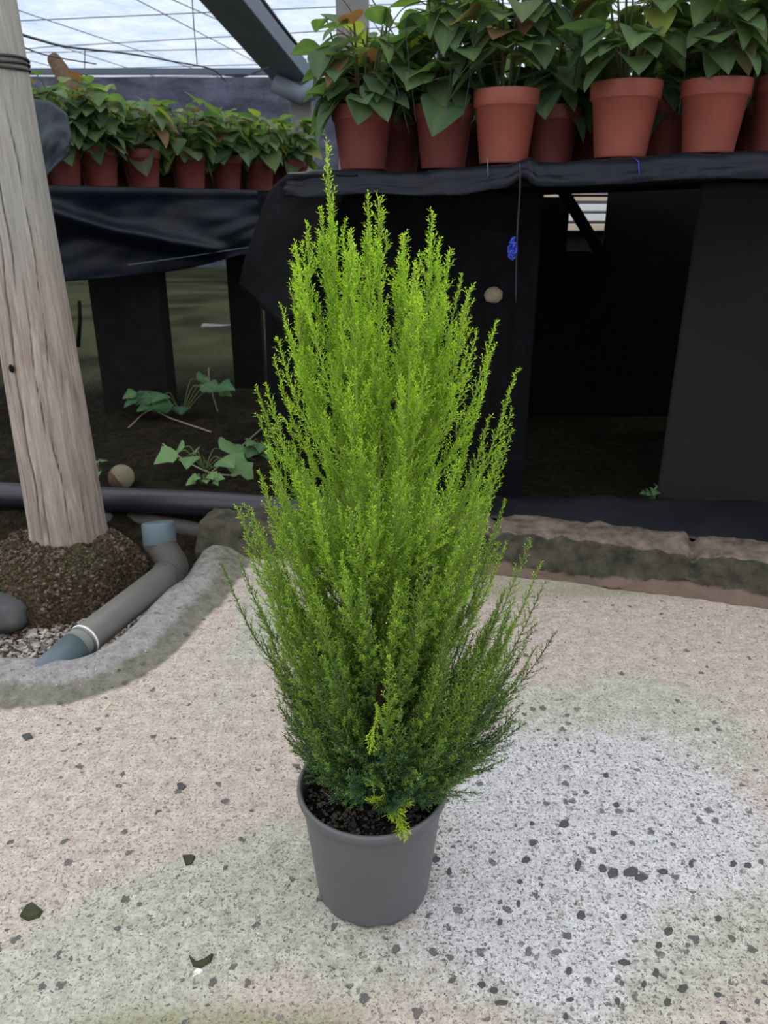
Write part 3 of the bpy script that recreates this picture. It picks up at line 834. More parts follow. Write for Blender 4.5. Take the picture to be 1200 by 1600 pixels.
# ------------------------------------------------------------------ right bench
def bl(X): return 2.13 - .25*X           # front line of the bench
def bz(X): return 1.030 + .036*X         # its top
rb = empty('plant_bench', (.6, bl(.6), 0)); tag(rb, 'long raised nursery bench on the right carrying the red pots', 'bench')
ro = np.array([.6, bl(.6), 0])
mb = MB()
x0, x1 = -.25, 2.6; dep = 1.5
nrmx, nrmy = .2425, .970
def bpnt(X, d, z): return np.array([X+nrmx*d, bl(X)+nrmy*d, z])-ro
V = [bpnt(x0, .02, bz(x0)-.035), bpnt(x1, .02, bz(x1)-.035), bpnt(x1, dep, bz(x1)-.035), bpnt(x0, dep, bz(x0)-.035),
     bpnt(x0, .02, bz(x0)-.005), bpnt(x1, .02, bz(x1)-.005), bpnt(x1, dep, bz(x1)-.005), bpnt(x0, dep, bz(x0)-.005)]
mb.add(V, [(0, 3, 2, 1), (4, 5, 6, 7), (0, 1, 5, 4), (2, 3, 7, 6), (0, 4, 7, 3), (1, 2, 6, 5)])
mb.build('bench_top', M['darkwood'], rb, smooth=False)
for X_, d_ in ((-.12, .42), (1.35, .80), (2.4, .80), (-.1, 1.35), (.98, 1.38), (2.4, 1.35)):
    mb = MB(); p = bpnt(X_, d_, 0)
    zt = bz(X_)-.035; boxm(mb, (p[0], p[1], (zt+.0)/2), (.12, .12, zt)); o = mb.build('leg', M['darkwood'], rb, smooth=False)
# front valance of woven ground cover rolled over the bench edge
def lin(P, n):
    P = [np.array(list(p), float) for p in P]; k = len(P)-1
    return [P[min(int(i/(n-1)*k), k-1)]*(1-(i/(n-1)*k-min(int(i/(n-1)*k), k-1))) + P[min(int(i/(n-1)*k), k-1)+1]*(i/(n-1)*k-min(int(i/(n-1)*k), k-1)) for i in range(n)]
def cloth_surf(name, topc, botc, nu, nv, amp=.01, fold=6, mat=None, label=None, cat='cloth', roll=0., thick=.003, seed=0, extra=None):
    T = (lin if extra == 'lin' else spline)(topc, nu); B = (lin if extra == 'lin' else spline)(botc, nu); V = []
    for i in range(nu):
        for j in range(nv):
            u = i/(nu-1); v = j/(nv-1)
            p = T[i]*(1-v)+B[i]*v
            side = np.array(T[-1])-np.array(T[0]); side /= np.linalg.norm(side)
            nrm = np.array([side[1], -side[0], 0])          # toward the camera
            b = amp*(math.sin(v*PI)**.5 if roll == 0 else 1)*(N3(u*fold+seed, v*2.2, seed)*1.2 + .5*N3(u*fold*3+seed, v*5+u*4, 3+seed))
            off = roll*math.sin(min(1, v*1.6)*PI*.5)
            if callable(extra): b += extra(u, v)
            V.append(p + nrm*(b*min(1, v*4+.15)+off))
    mb = MB(); mb.add(V, grid_faces(nu, nv)); o = mb.build(name, mat or M['cloth'])
    solid(o, thick)
    if label: tag(o, label, cat)
    return o
def vt(x, y):    # point over the bench front line seen at that pixel
    a, b, c = ray(x, y); Xx = None
    t = 2.13/(b+.25*a)
    return np.array([a*t, b*t, CAMH+c*t])
topline = [(452, 270), (500, 268), (560, 268), (640, 270), (700, 266), (740, 262), (790, 258), (822, 247), (845, 254), (900, 252), (960, 248), (1010, 245), (1060, 239), (1120, 240), (1200, 236), (1300, 230), (1500, 216)]
T = [vt(x, y) + np.array([0, -.01, .0]) for x, y in topline]
T = [p for p in spline(T, 160)]
nU, nV = 160, 26; V = []
for i in range(nU):
    p = T[i]; u = i/(nU-1)
    drop = .026 + .012*N3(u*9, 1)
    for j in range(nV):
        v = j/(nV-1)
        # comes from behind over a rolled edge and hangs down in front
        if v < .3:
            q = v/.3; off = np.array([nrmx, nrmy, 0])*(.16*(1-q)) + np.array([0, 0, -.006-.012*(1-q)])
        elif v < .6:
            q = (v-.3)/.3*PI*.5; off = np.array([-nrmx, -nrmy, 0])*(.030*math.sin(q)) + np.array([0, 0, -.030*(1-math.cos(q))])
        else:
            q = (v-.6)/.4; off = np.array([-nrmx, -nrmy, 0])*(.030+.012*math.sin(q*2)) + np.array([0, 0, -.030-drop*q])
        wob = .009*N3(u*18, v*2, 2)+.003*N3(u*50, v*5, 5)
        # gathered lump where it is tied
        g = math.exp(-((p[0]-.335)/.02)**2); off = off*(1-.25*g)
        V.append(p+off+np.array([-nrmx, -nrmy, .4])*wob)
mb = MB(); mb.add(V, grid_faces(nU, nV)); val = mb.build('ground_cover_cloth', M['cloth']); solid(val, .003)
tag(val, 'black woven cloth rolled along the front edge of the right bench', 'cloth')
# end drape at the left end of the right bench
e1 = [vt(452, 270)+np.array([0, -.045, -.004]), vt(425, 300)+np.array([0, -.05, 0]), vt(404, 352)+np.array([0, -.04, 0]), vt(384, 405)+np.array([0, -.02, 0]), vt(372, 445)+np.array([0, .02, 0])]
e2 = [vt(560, 268)+np.array([0, -.04, -.008]), vt(540, 300)+np.array([0, -.0, 0]), vt(515, 352)+np.array([0, .03, 0]), vt(480, 430)+np.array([0, .05, 0]), vt(440, 520)+np.array([0, .06, 0])]
o = cloth_surf('ground_cover_cloth', e1, e2, 40, 24, .022, 3, M['clothmid'], 'black cloth falling in a slanting fold from the left end of the right bench', seed=4)
# hanging curtains under the right bench
def curtain(name, X0, X1, Yf, ztop, zbot, amp, fold, label, mat, seed):
    n = 8
    tc_ = [(X0+(X1-X0)*i/(n-1), Yf(X0+(X1-X0)*i/(n-1)), ztop) for i in range(n)]
    bc_ = [(X0+(X1-X0)*i/(n-1), Yf(X0+(X1-X0)*i/(n-1))+.01, zbot) for i in range(n)]
    return cloth_surf(name, tc_, bc_, 90, 40, amp, fold, mat, label, seed=seed)
curtain('hanging_cloth', -.36, .44, lambda x: 2.33-.1*x, 1.0, .045, .022, 9, 'near-black cloth curtain hanging under the right bench behind the cypress', M['clothdark'], 1)
cb = curtain('hanging_cloth', .885, 2.4, lambda x: 2.33-.12*(x-.885), 1.02, .045, .006, 4, 'plain charcoal cloth panel hanging under the bench at the right edge', plain('charcoal_cloth', (.022, .021, .020), .9, .1, .1, 5, .001), 2)
# back curtain with an opening
h0 = PY(884, 392, 3.55); h1 = PY(950, 304, 3.55)
mb = MB(); yb = 3.55
def rect(x0, x1, z0, z1): boxm(mb, ((x0+x1)/2, yb, (z0+z1)/2), (x1-x0, .012, z1-z0))
rect(-.5, h0.x, .0, 1.0); rect(h1.x, 3.2, .0, 1.05); rect(h0.x, h1.x, .0, h0.z); rect(h0.x, h1.x, h1.z, 1.0)
o = mb.build('back_cloth', M['clothdark'], smooth=False); tag(o, 'black cloth closing the back of the bench around a small bright opening', 'cloth')
mb = MB(); a = np.array(PY(884, 306, 3.50)); b = np.array(PY(940, 398, 3.50)); dd = b-a; an = math.atan2(dd[2], dd[0])
Mr = np.array(Matrix.Rotation(-an, 3, 'Y'))
boxm(mb, (a+b)/2, (np.linalg.norm(dd)*1.5, .03, .045), M=Mr); o = mb.build('wooden_brace', M['darkwood'], smooth=False); bevel(o, .003)
tag(o, 'dark diagonal timber brace crossing the bright opening under the right bench', 'brace')
# stack of pale boards beyond the opening
c0 = PY(920, 345, 5.2)
for k in range(7):
    zc = .845+.058*k
    mb = MB(); boxm(mb, (0, 0, 0), (1.9, .5, .042)); o = mb.build('timber_board', M['timberw'] if k % 3 else M['timber'], smooth=False)
    o.location = (c0.x+.02*random.uniform(-1, 1), 5.45, zc); bevel(o, .004)
    tag(o, 'pale stacked board seen through the opening under the bench', 'board', 'stacked boards beyond the bench')
mb = MB(); boxm(mb, (c0.x, 5.5, .412), (1.8, .4, .824)); o = mb.build('board_stand', M['block'], smooth=False); tag(o, 'low dark block carrying the pale stacked boards behind the bench', 'block')
# blue twine tie on a cord
tw = empty('twine_tie', tuple(vt(806, 262))); tag(tw, 'knotted blue twine on a cord hanging from the right bench edge', 'twine')
o_ = np.array(tw.location)
mb = MB(); tube(mb, [p-o_ for p in spline([vt(806, 258)+[0, -.06, 0], vt(807, 300)+[0, -.05, 0], vt(803, 380)+[0, -.045, 0], vt(802, 470)+[0, -.04, 0]], 16)], .0022, 6); mb.build('cord', M['blackpipe'], tw)
mb = MB(); kc = vt(796, 386)+np.array([0, -.05, 0])-o_
for q in range(7):
    a = rng.normal(0, 1, 3); a /= np.linalg.norm(a); _, e1_, e2_ = frame(a)
    tube(mb, [kc+np.array([0, 0, -.006*(q-3)])+.0105*(e1_*math.cos(t)+e2_*math.sin(t)*.7) for t in np.linspace(0, 6.2, 14)], .0026, 6)
tube(mb, [kc, kc+np.array([.002, 0, -.03])], .002, 6)
mb.build('knot', M['string'], tw)
for X_, (x, y) in enumerate([(988, 268), (758, 265)]):
    mb = MB(); p = vt(x, y-20); tube(mb, [vt(x, y-20)+np.array([0, .0, .004])+0*p, vt(x, y-14)+np.array([0, -.048, 0]), vt(x, y+12)+np.array([0, -.056, 0])], .0012, 6)
    o = mb.build('twine_loop', M['string'] if X_ == 0 else M['pvcblue']); tag(o, ['short bright blue twine stitched over the cloth roll below the clear red pot', 'thin pale blue thread round the cloth roll, left of the tied lump'][X_], 'twine')
# round pale thing in the gap
mb = MB(); p = PY(771, 461, 2.28)
V = []
for i in range(9):
    for k in range(16):
        a = PI*i/8; t = 2*PI*k/16; r = .027*(1+.2*N3(math.cos(t)*2, math.sin(t)*2, a*2)); V.append((r*math.sin(a)*math.cos(t), .012*math.cos(a), r*.85*math.sin(a)*math.sin(t)))
mb.add(V, grid_faces(9, 16, closed_v=True)); o = mb.build('clay_lump', M['logend']); o.location = p; tag(o, 'small pale round lump caught on the dark cloth behind the cypress', 'lump')
# black sheet strip between kerb and panels
V = []; nU, nV = 120, 14
for i in range(nU):
    x = -.25 + 2.6*i/(nU-1)
    yk = np.interp(x, [-.565, -.05, .44, .98, 1.5, 2.6], [2.075, 1.985, 1.90, 1.735, 1.60, 1.30])+.165
    for j in range(nV):
        v = j/(nV-1); V.append((x, yk*(1-v)+2.42*v, .105*(1-v)+.05*v+.03*math.sin(v*PI)+.012*N3(x*8, v*3, 7)+.006*N3(x*25, v*6, 2)))
mb = MB(); mb.add(V, grid_faces(nU, nV)); o = mb.build('plastic_sheet', cloth_mat('black_sheet', (.008, .008, .011), (.02, .02, .027), .42, .5)); solid(o, .004)
tag(o, 'crumpled black plastic sheet lying between the kerb and the bench curtains', 'sheet')

# ------------------------------------------------------------------ left bench
L0 = np.array([-1.62, 2.82]); L1 = np.array([-.18, 4.52]); dL = (L1-L0)/np.linalg.norm(L1-L0); nL = np.array([-dL[1], dL[0]])
ZL = 1.035
lb = empty('plant_bench', (L0[0], L0[1], 0)); tag(lb, 'further raised bench at the left behind the pole, with a row of red pots', 'bench')
def lpt(s, d, z): return np.array([*(L0+dL*s+nL*d), z])
lo = np.array([L0[0], L0[1], 0]); Ls = np.linalg.norm(L1-L0)
mb = MB(); V = [lpt(s, d, z)-lo for z in (ZL-.05, ZL-.01) for s, d in ((0, .03), (Ls, .03), (Ls, 1.1), (0, 1.1))]
mb.add(V, [(0, 3, 2, 1), (4, 5, 6, 7), (0, 1, 5, 4), (2, 3, 7, 6), (0, 4, 7, 3), (1, 2, 6, 5)]); mb.build('bench_top', M['darkwood'], lb, smooth=False)
def lray(x):   # s along the left bench front line at pixel column x (level of the top)
    a, b, c = ray(x, 292); 
    A2 = np.array([[dL[0], -a], [dL[1], -b]]); s, t = np.linalg.solve(A2, -L0); return s
for s_, wd in ((lray(228)+.02, .30), (lray(425), .16)):
    mb = MB(); p = lpt(s_, .25, 0)-lo; rot = math.atan2(dL[1], dL[0])
    boxm(mb, (p[0], p[1], (ZL-.05)/2+.0), (wd, .25, ZL-.05), M=np.array(Matrix.Rotation(.1, 3, 'Z'))); mb.build('leg', M['block'], lb, smooth=False)
def lpx(x, y, d=0.):   # point over the front line of the left bench at pixel
    s = None
    a, b, c = ray(x, y); A2 = np.array([[dL[0], -a], [dL[1], -b]]); s, t = np.linalg.solve(A2, -(L0+nL*d)); return np.array([a*t, b*t, CAMH+c*t])
tl_ = [lpx(-60, 286, -.04), lpx(45, 288, -.04), lpx(150, 291, -.04), (lpx(280, 294, -.04)), lpx(440, 298, -.04), lpx(520, 300, -.04)]
bl_ = [lpx(-60, 440, -.05), lpx(60, 442, -.05), lpx(200, 432, -.05), lpx(300, 418, -.05), lpx(390, 396, -.05), lpx(520, 372, -.05)]
def ex(u, v):
    # diagonal pulled fold from upper left to lower right
    d = (v-.25) - (u-.22)*1.25
    return .055*math.exp(-(d/.09)**2)*float(sm(np.array(u), .15, .3))*(1-float(sm(np.array(u), .62, .75))) + .03*math.exp(-((v-.03)/.07)**2)
cloth_surf('ground_cover_cloth', tl_, bl_, 120, 50, .035, 4, M['cloth'], 'wide dark blue-black cloth sagging along the front of the left bench', seed=9, extra=ex)
mb = MB(); tube(mb, [p for p in spline([lpx(200, 414, -.09), lpx(300, 400, -.09), lpx(400, 385, -.09), lpx(470, 378, -.09)], 30)], .0022, 6)
o = mb.build('twine_line', M['pvcblue']); tag(o, 'thin pale blue line strung across the lower edge of the left bench cloth', 'twine')
# folded faded cloth hung up beside the pole
cz = 3.04
o = cloth_surf('folded_cloth', [PY(30, 172, cz), PY(50, 154, cz), PY(76, 157, cz), PY(104, 178, cz), PY(112, 216, cz)],
               [PY(40, 300, cz), PY(50, 302, cz+.02), PY(62, 288, cz+.02), PY(84, 262, cz+.03), PY(109, 240, cz+.03)], 30, 24, .03, 2.5, M['clothgrey'],
               'faded blue-grey cloth folded up and hanging beside the wooden pole', seed=3, thick=.006, extra='lin')

# ------------------------------------------------------------------ leaves
def leaf(mb, p, d, up, L, W, col, curl=.3, fold=.35, lobes=0.10):
    d = np.array(d, float); d /= np.linalg.norm(d); s = np.cross(d, up); s /= np.linalg.norm(s)+1e-9; n = np.cross(s, d)
    us = np.linspace(0, 1, 8); V = []; C = []
    for u in us:
        wv = W*.5*(math.sin(PI*min(1, u**.66))**.8)*(1+lobes*math.exp(-((u-.38)/.09)**2)) if 0 < u < 1 else 0.0008
        c = p + d*L*u + n*(-curl*L*u*u)
        for k in (-1, -.5, 0, .5, 1):
            V.append(c + s*wv*k + n*(fold*wv*abs(k) - .25*wv*k*k*fold))
            C.append(np.array(col)*(1 if k else 1.0) + (np.array([.25, .0, 0]) if k == 0 else 0))
    mb.add(V, grid_faces(8, 5), np.clip(np.array(C), 0, 1))
def poinsettia(name, label, group, p, rim, h, ph, seed, reds=.06, yell=.06, leafs=54, litpot=False, spread=1.2, tall=1.0):
    """pot of rim radius rim and height h; foliage of height ph"""
    r_ = random.Random(seed)
    root = empty(name, tuple(p), r_.uniform(0, 6)); tag(root, label, 'potted plant', group)
    mb = MB(); b = rim*.74
    lathe(mb, [(0, .003), (b*.9, .003), (b, 0), (b*1.01, .004), (rim*.93, h*.76), (rim*.985, h*.775), (rim, h*.79), (rim*1.02, h*.985), (rim*1.01, h), (rim*.96, h), (rim*.93, h*.9), (0, h*.88)], 40)
    mb.build('pot', M['terraclean' if litpot else 'terra'], root)
    mb = MB(); lathe(mb, [(rim*.945, h*.9), (rim*.5, h*.93), (0.001, h*.94)], 24); mb.build('potting_compost', M['potsoil'], root)
    ms = MB(); ml = MB()
    nst = 7
    nodes = []
    for k in range(nst):
        a = 2*PI*k/nst + r_.uniform(-.4, .4); sp = r_.uniform(.25, .85)*spread
        q = spline([(0.15*rim*math.cos(a), .15*rim*math.sin(a), h*.9), (rim*.7*sp*math.cos(a), rim*.7*sp*math.sin(a), h+ph*.45), (rim*1.15*sp*math.cos(a), rim*1.15*sp*math.sin(a), h+ph*r_.uniform(.8, 1.0))], 12)
        tube(ms, q, np.linspace(.0035, .002, 12), 6, (.3, 0, .25)); nodes.append((q, a))
    for k in range(leafs):
        q, a = nodes[k % nst]; f = r_.uniform(.22 if litpot else .05, 1.0); i = f*11; c = q[int(i)]*(1-(i % 1)) + q[min(11, int(i)+1)]*(i % 1)
        t = a + r_.uniform(-1.5, 1.5); el = r_.uniform(-.45, .35) + .35*(f > .85)
        pet = r_.uniform(.02, .05)*(rim/.08); dv = np.array([math.cos(t)*math.cos(el), math.sin(t)*math.cos(el), math.sin(el)])
        tip = c + dv*pet + np.array([0, 0, .01]); tube(ms, [c, (c+tip)/2+np.array([0, 0, .003]), tip], .0012, 5, (.5, 0, .5))
        L = r_.uniform(.07, .125)*(rim/.08)*(1.1-.3*f); g = r_.random()
        col = (.25+.6*r_.random()*f, .6*r_.random() if r_.random() < yell else 0, .75*r_.random() if r_.random() < reds else 0)
        d2 = dv + np.array([0, 0, r_.uniform(-.75, .25)])
        leaf(ml, tip, d2, np.array([r_.uniform(-.3, .3), r_.uniform(-.3, .3), 1]), L, L*r_.uniform(.62, .85), col, r_.uniform(.1, .45), r_.uniform(.15, .5))
    ms.build('stems', M['poin'], root); ml.build('leaves', M['poin'], root)
    return root

def bench_pt(x, y, dist):   # ray at pixel meets the line dist behind the right bench front
    a, b, c = ray(x, y); t = (2.13 + dist*1.03)/(b+.25*a)
    return np.array([a*t, b*t, CAMH+c*t])
rg = 'red pots of green leaves on the right bench'
right = [  # px x, bottom y, distance behind the front, rim radius, height, foliage, label
    (567, 264, .07, .079, .15, .20, 'leafy plant in a red pot at the left end of the right bench, yellow leaf'),
    (617, 262, .23, .079, .15, .20, 'leafy plant in a dark red pot half hidden just right of the bench-end pot'),
    (692, 262, .11, .076, .15, .26, 'tall leafy plant in a shaded red pot right of the concrete post'),
    (786, 254, .08, .080, .165, .25, 'leafy plant in orange-red pot left of the tied cloth lump, reddish top leaf'),
    (856, 250, .20, .076, .15, .22, 'leafy plant in a shadowed pot set back to the right of the tied cloth lump'),
    (968, 245, .075, .0815, .163, .26, 'tall bushy plant in the clearest whole terracotta-red pot on the right bench'),
    (1040, 242, .24, .076, .15, .20, 'plant in a shadowed pot set back between the two clear red pots'),
    (1105, 238, .09, .078, .155, .26, 'bushy plant in the red pot second from the right edge of the photo'),
    (1218, 236, .12, .080, .16, .26, 'leafy plant in a red pot cut by the right edge of the photo'),
    (640, 262, .45, .079, .15, .24, 'leafy plant in the back row behind the tall shaded one'),
    (740, 258, .48, .079, .15, .30, 'tall leafy plant in the back row, its reddish leaves against the roof'),
    (905, 250, .42, .079, .15, .24, 'green plant in the back row in the gap beside the clearest red pot'),
    (1060, 243, .50, .079, .15, .27, 'plant in the back row between the two clear red pots'),
    (1170, 238, .45, .079, .15, .30, 'tall plant in the back row near the right edge of the photo'),
]
potroots = []
for i, (x, y, dd_, r, h, ph, lab) in enumerate(right):
    p = bench_pt(x, y, dd_); z = bz(p[0]) + .0
    if dd_ < .15: z = max(z, p[2]-.004)
    q = np.array([p[0], p[1], z])
    # keep the pot centre behind the edge but the column where the photo has it
    o = poinsettia('potted_poinsettia', lab, rg, q, r, h, ph, 100+i, reds=.16 if i in (3, 10) else .05, yell=.12 if i in (0, 11) else .05, leafs=92 if dd_ < .3 else 60, litpot=i in (3, 5, 7))
    potroots.append((o, q))
    if dd_ < .15:
        mb = MB()
# wire hangers as parts of their pots
def hanger(idx, lines):
    o, q = potroots[idx]; Minv = Matrix.Rotation(-o.rotation_euler.z, 3, 'Z')
    mb = MB()
    for ln in lines:
        pts = [Minv @ (Vector(bench_pt(x, y, dd2)) - Vector(q)) for x, y, dd2 in ln]
        tube(mb, spline(pts, 30), .0014, 6)
    mb.build('wire_hanger', M['wire'], o)
hanger(2, [[(640, 210, .02), (607, 75, .0), (622, 22, .0), (655, 3, .0), (690, 8, .0), (740, 45, .0), (720, 210, .03)], [(650, 190, .02), (634, 45, .0), (648, 22, .0), (680, 22, .0), (705, 60, .0), (700, 180, .02)]])
hanger(3, [[(755, 180, .08), (760, 60, .1), (800, 30, .1), (840, 50, .1), (826, 180, .08)]])
hanger(4, [[(832, 180, .14), (836, 68, .05), (871, 3, .05), (905, 64, .05), (885, 180, .14)], [(820, 60, .05), (840, 36, .05), (870, 18, .05), (905, 40, .05), (925, 70, .05)]])
hanger(7, [[(1060, 180, .08), (1085, 20, .1), (1080, -40, .1)]])

lg_ = 'red pots of green leaves on the left bench'
ords = ['first', 'second', 'third', 'fourth', 'fifth', 'sixth', 'seventh', 'eighth']
lxs = [(50, .12), (100, .10), (158, .09), (225, .10), (297, .09), (354, .13), (405, .12), (458, .16)]
for i, (x, d_) in enumerate(lxs):
    p = lpx(x, 290, d_)
    lab = ('leafy plant in a red pot half hidden by the folded cloth beside the pole' if i == 0 else
           'leafy plant in red pot on left bench, %s in row from folded cloth' % ords[i])
    if i == 7: lab = 'leafy plant in the last red pot of the left bench row, beside the slanting cloth'
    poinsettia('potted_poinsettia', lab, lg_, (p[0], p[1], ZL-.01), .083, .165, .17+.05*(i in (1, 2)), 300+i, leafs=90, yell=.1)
for i, (x, d_) in enumerate([(60, .40), (130, .42), (200, .42), (262, .42), (330, .45), (385, .46), (430, .48)]):
    p = lpx(x, 290, d_)
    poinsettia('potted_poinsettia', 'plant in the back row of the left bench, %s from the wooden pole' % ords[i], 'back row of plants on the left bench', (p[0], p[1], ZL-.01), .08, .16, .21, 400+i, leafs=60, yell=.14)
# dry brown trunk leaning behind the left pots
mb = MB(); tube(mb, [p for p in spline([PY(135, 210, 3.75), PY(118, 160, 3.8), PY(98, 115, 3.9), PY(84, 92, 3.95)], 14)], np.linspace(.05, .03, 14), 10)
o = mb.build('tree_stem', M['bark']); tag(o, 'thick brown leaning stem behind the leftmost potted plants', 'stem')

# ------------------------------------------------------------------ roof frame, posts, cables
def bar(name, a, b, wdt, dpt, mat, label, cat, group=None):
    a = np.array(list(a)); b = np.array(list(b)); d, s, n = frame(b-a); mb = MB(); L = np.linalg.norm(b-a)
    Mr = np.stack([d, s, n], 1); boxm(mb, (0, 0, 0), (L, wdt, dpt), M=Mr)
    o = mb.build(name, mat, smooth=False); o.location = (a+b)/2; bevel(o, .006); tag(o, label, cat, group); return o
J = np.array(PT(458, 118, 6.0)); K = np.array(PT(300, -70, 4.6))
bar('roof_beam', J, K, .30, .12, M['steel'], 'broad grey steel beam slanting down from the upper left under the roof film', 'beam')
pj = np.array(PT(470, 130, 6.05))
bar('support_post', (pj[0], pj[1], .0), (pj[0], pj[1], pj[2]+.05), .17, .17, M['post'], 'pale grey post in the distance at the foot of the slanting roof beam', 'post')
mb = MB(); tube(mb, [PT(430, 130, 5.9), PT(470, 150, 5.9), PT(500, 135, 5.9)], .07, 12); o = mb.build('beam_bracket', M['steel']); tag(o, 'dark bracket joining the slanting beam to the distant post', 'bracket')
p = PY(551, 0, 3.75); bar('support_post', (p.x, 3.75, .0), (p.x, 3.75, 2.88), .135, .135, M['post'], 'grey-green concrete post rising behind the left end of the right bench', 'post')
p = PY(697, 0, 3.2); mb = MB(); tube(mb, [(p.x, 3.2, 1.0), (p.x, 3.2, 2.9)], .032, 14); o = mb.build('support_pole', M['steel']); tag(o, 'slim dark purple-grey pole rising among the plants right of the concrete post', 'pole')
bar('cross_rail', PT(-200, 112, 9.5), PT(700, 112, 9.5), .07, .07, M['steel'], 'long grey rail crossing the far end below the roof film', 'rail')
def cable(pts, r, label, t=None, mat='wire', name='cable', cat='cable', group=None):
    mb = MB(); tube(mb, spline([PT(*q) for q in pts], 40), r, 6); o = mb.build(name, M[mat]); tag(o, label, cat, group)
cable([(4, 44, 2.2), (60, 62, 2.6), (110, 74, 3.), (200, 84, 3.6), (270, 96, 4.2), (330, 108, 4.8), (352, 126, 5.2)], .0045, 'thick black cable sagging from the wooden pole toward the slanting beam')
cable([(352, 118, 5.2), (385, 118, 5.2), (420, 105, 5.5)], .006, 'short dark cable running into the lower end of the slanting beam')
cable([(8, 54, 2.2), (40, 75, 2.8), (80, 88, 3.2), (150, 100, 3.6)], .003, 'thin dark cable below the thick black one, next to the pole')
cable([(24, -10, 3.2), (30, 40, 3.2), (37, 85, 3.2)], .002, 'thin wire hanging straight down beside the wooden pole', cat='wire', name='hanging_wire')
cable([(299, -20, 4.0), (303, 40, 4.0), (308, 100, 4.0)], .003, 'thin wire hanging left of the slanting beam', cat='wire', name='hanging_wire')
cable([(133, 75, 3.2), (132, 108, 3.2)], .002, 'short wire dropping from the thick cable above the left plants', cat='wire', name='hanging_wire')
cable([(570, -20, 3.0), (600, 30, 3.0), (625, 70, 3.0)], .003, 'dark wire slanting down right of the concrete post', cat='wire', name='hanging_wire')
cable([(712, -20, 2.5), (704, 30, 2.5), (696, 90, 2.5)], .003, 'dark wire beside the slim dark pole', cat='wire', name='hanging_wire')
cable([(395, -20, 5), (440, 40, 6), (475, 84, 6.5)], .016, 'dark cable running down along the right side of the slanting beam')
for i in range(8):
    yy = 5.6+i*1.0; k1 = random.uniform(-1.8, 1.8); k2 = -k1*random.uniform(.2, 1); mb = MB(); tube(mb, [(-8, yy+k1*1.6, ROOF-.09), (-4, yy+.5*k1, ROOF-.16), (0, yy, ROOF-.13), (4, yy+k2*.6, ROOF-.17), (8, yy+k2*1.8, ROOF-.09)], .005, 5)
    o = mb.build('roof_wire', M['roofwire']); tag(o, 'thin grey wire stretched across under the milky roof film', 'wire', 'wires stretched under the roof film')
for i in range(12):
    xx = -5.5+i*.95; mb = MB(); tube(mb, [(xx, 3.0, ROOF-.11), (xx+.7*math.sin(i*3), 8, ROOF-.14), (xx+1.2, 13.3, ROOF-.11)], .005, 5)
    o = mb.build('roof_wire', M['roofwire']); tag(o, 'thin grey wire stretched lengthwise under the milky roof film', 'wire', 'lengthwise wires under the roof film')

# ------------------------------------------------------------------ weeds on the soil behind
def weed(p, label, n, size, spread, h, seed, tone=.2, group=None):
    r_ = random.Random(seed); root = empty('ivy_plant', tuple(p)); tag(root, label, 'plant', group); ms = MB(); ml = MB()
    for k in range(n):
        a = r_.uniform(0, 6.28); rr = spread*math.sqrt(r_.random()); hh = h*r_.uniform(.3, 1)
        tip = np.array([rr*math.cos(a), rr*math.sin(a)*.5, hh])
        tube(ms, spline([(0, 0, 0), tip*np.array([.6, .6, .9])+np.array([0, 0, .01]), tip], 8), .0016, 5, (.5, .2, .1))
        d = np.array([math.cos(a), math.sin(a)-.5, r_.uniform(-.4, .2)]); L = size*r_.uniform(.7, 1.3)
        leaf(ml, tip, d, np.array([r_.uniform(-.4, .4), -.6, 1]), L, L*.85, (tone+r_.uniform(-.15, .3), 0, 0), .3, .2, .5)
    ms.build('stems', M['weed'], root); ml.build('leaves', M['weed'], root)
def sp(x, y, dz=.0):
    z = .03; p = PZ(x, y, z); return (p.x, p.y, soil_z(p.x, p.y)+dz)
weed(sp(285, 660), 'dark green ivy clump growing in shade below the left bench', 16, .075, .20, .16, 1, .15)
weed(sp(320, 745), 'pale-leaved ivy spreading on the soil above the black pipe', 9, .075, .13, .08, 2, .75)
weed(sp(318, 770), 'small bright yellow-green weed just behind the black pipe', 12, .028, .05, .05, 3, 1.0)
weed(sp(155, 758), 'little green weed left of the sawn log end', 8, .03, .04, .06, 4, .6)
weed(sp(1020, 800), 'small blue-green weed sprouting from the black sheet at the foot of the charcoal panel', 7, .028, .03, .075, 5, .3)
weed(sp(410, 712), 'dark ivy tuft on the soil beside the cypress foliage', 7, .05, .08, .06, 6, .25)
for i, pts in enumerate([[(255, 700), (290, 722), (330, 742), (370, 745)], [(200, 668), (235, 645), (270, 655), (330, 672)], [(330, 742), (370, 700), (410, 668)], [(340, 640), (328, 600), (326, 575)]]):
    mb = MB(); q = [np.array(PZ(x, y, .06)) for x, y in pts]
    for v_ in q: v_[2] = soil_z(v_[0], v_[1]) + .012
    if i == 3: q = [np.array(PY(x, y, q[0][1])) for x, y in pts]; q[0][2] = soil_z(q[0][0], q[0][1])
    tube(mb, spline(q, 24), .0028, 6); o = mb.build('dry_stem', M['straw'])
    tag(o, ['pale dry runner curving through the bright ivy above the pipe', 'thin dry runner lying across the dark ivy clump', 'dry runner slanting up right toward the cypress', 'upright thin stem at the right of the dark ivy clump'][i], 'stem')

# far ground seen under the left bench
mb = MB(); tube(mb, [PZ(318, 512, .03), PZ(350, 514, .03), PZ(386, 512, .03)], .035, 10); o = mb.build('concrete_edging', M['post']); tag(o, 'pale concrete edging on the mossy ground seen under the left bench', 'edging')
mb = MB(); q = PZ(123, 552, .02); tube(mb, [(q.x, q.y, soil_z(q.x, q.y)-.01), tuple(PY(125, 500, q.y)), tuple(PY(124, 470, q.y))], [.016, .014, .013], 8); o = mb.build('wooden_stake', M['darkwood']); tag(o, 'thin dark stake standing on mossy ground under the left bench near the pole', 'stake')
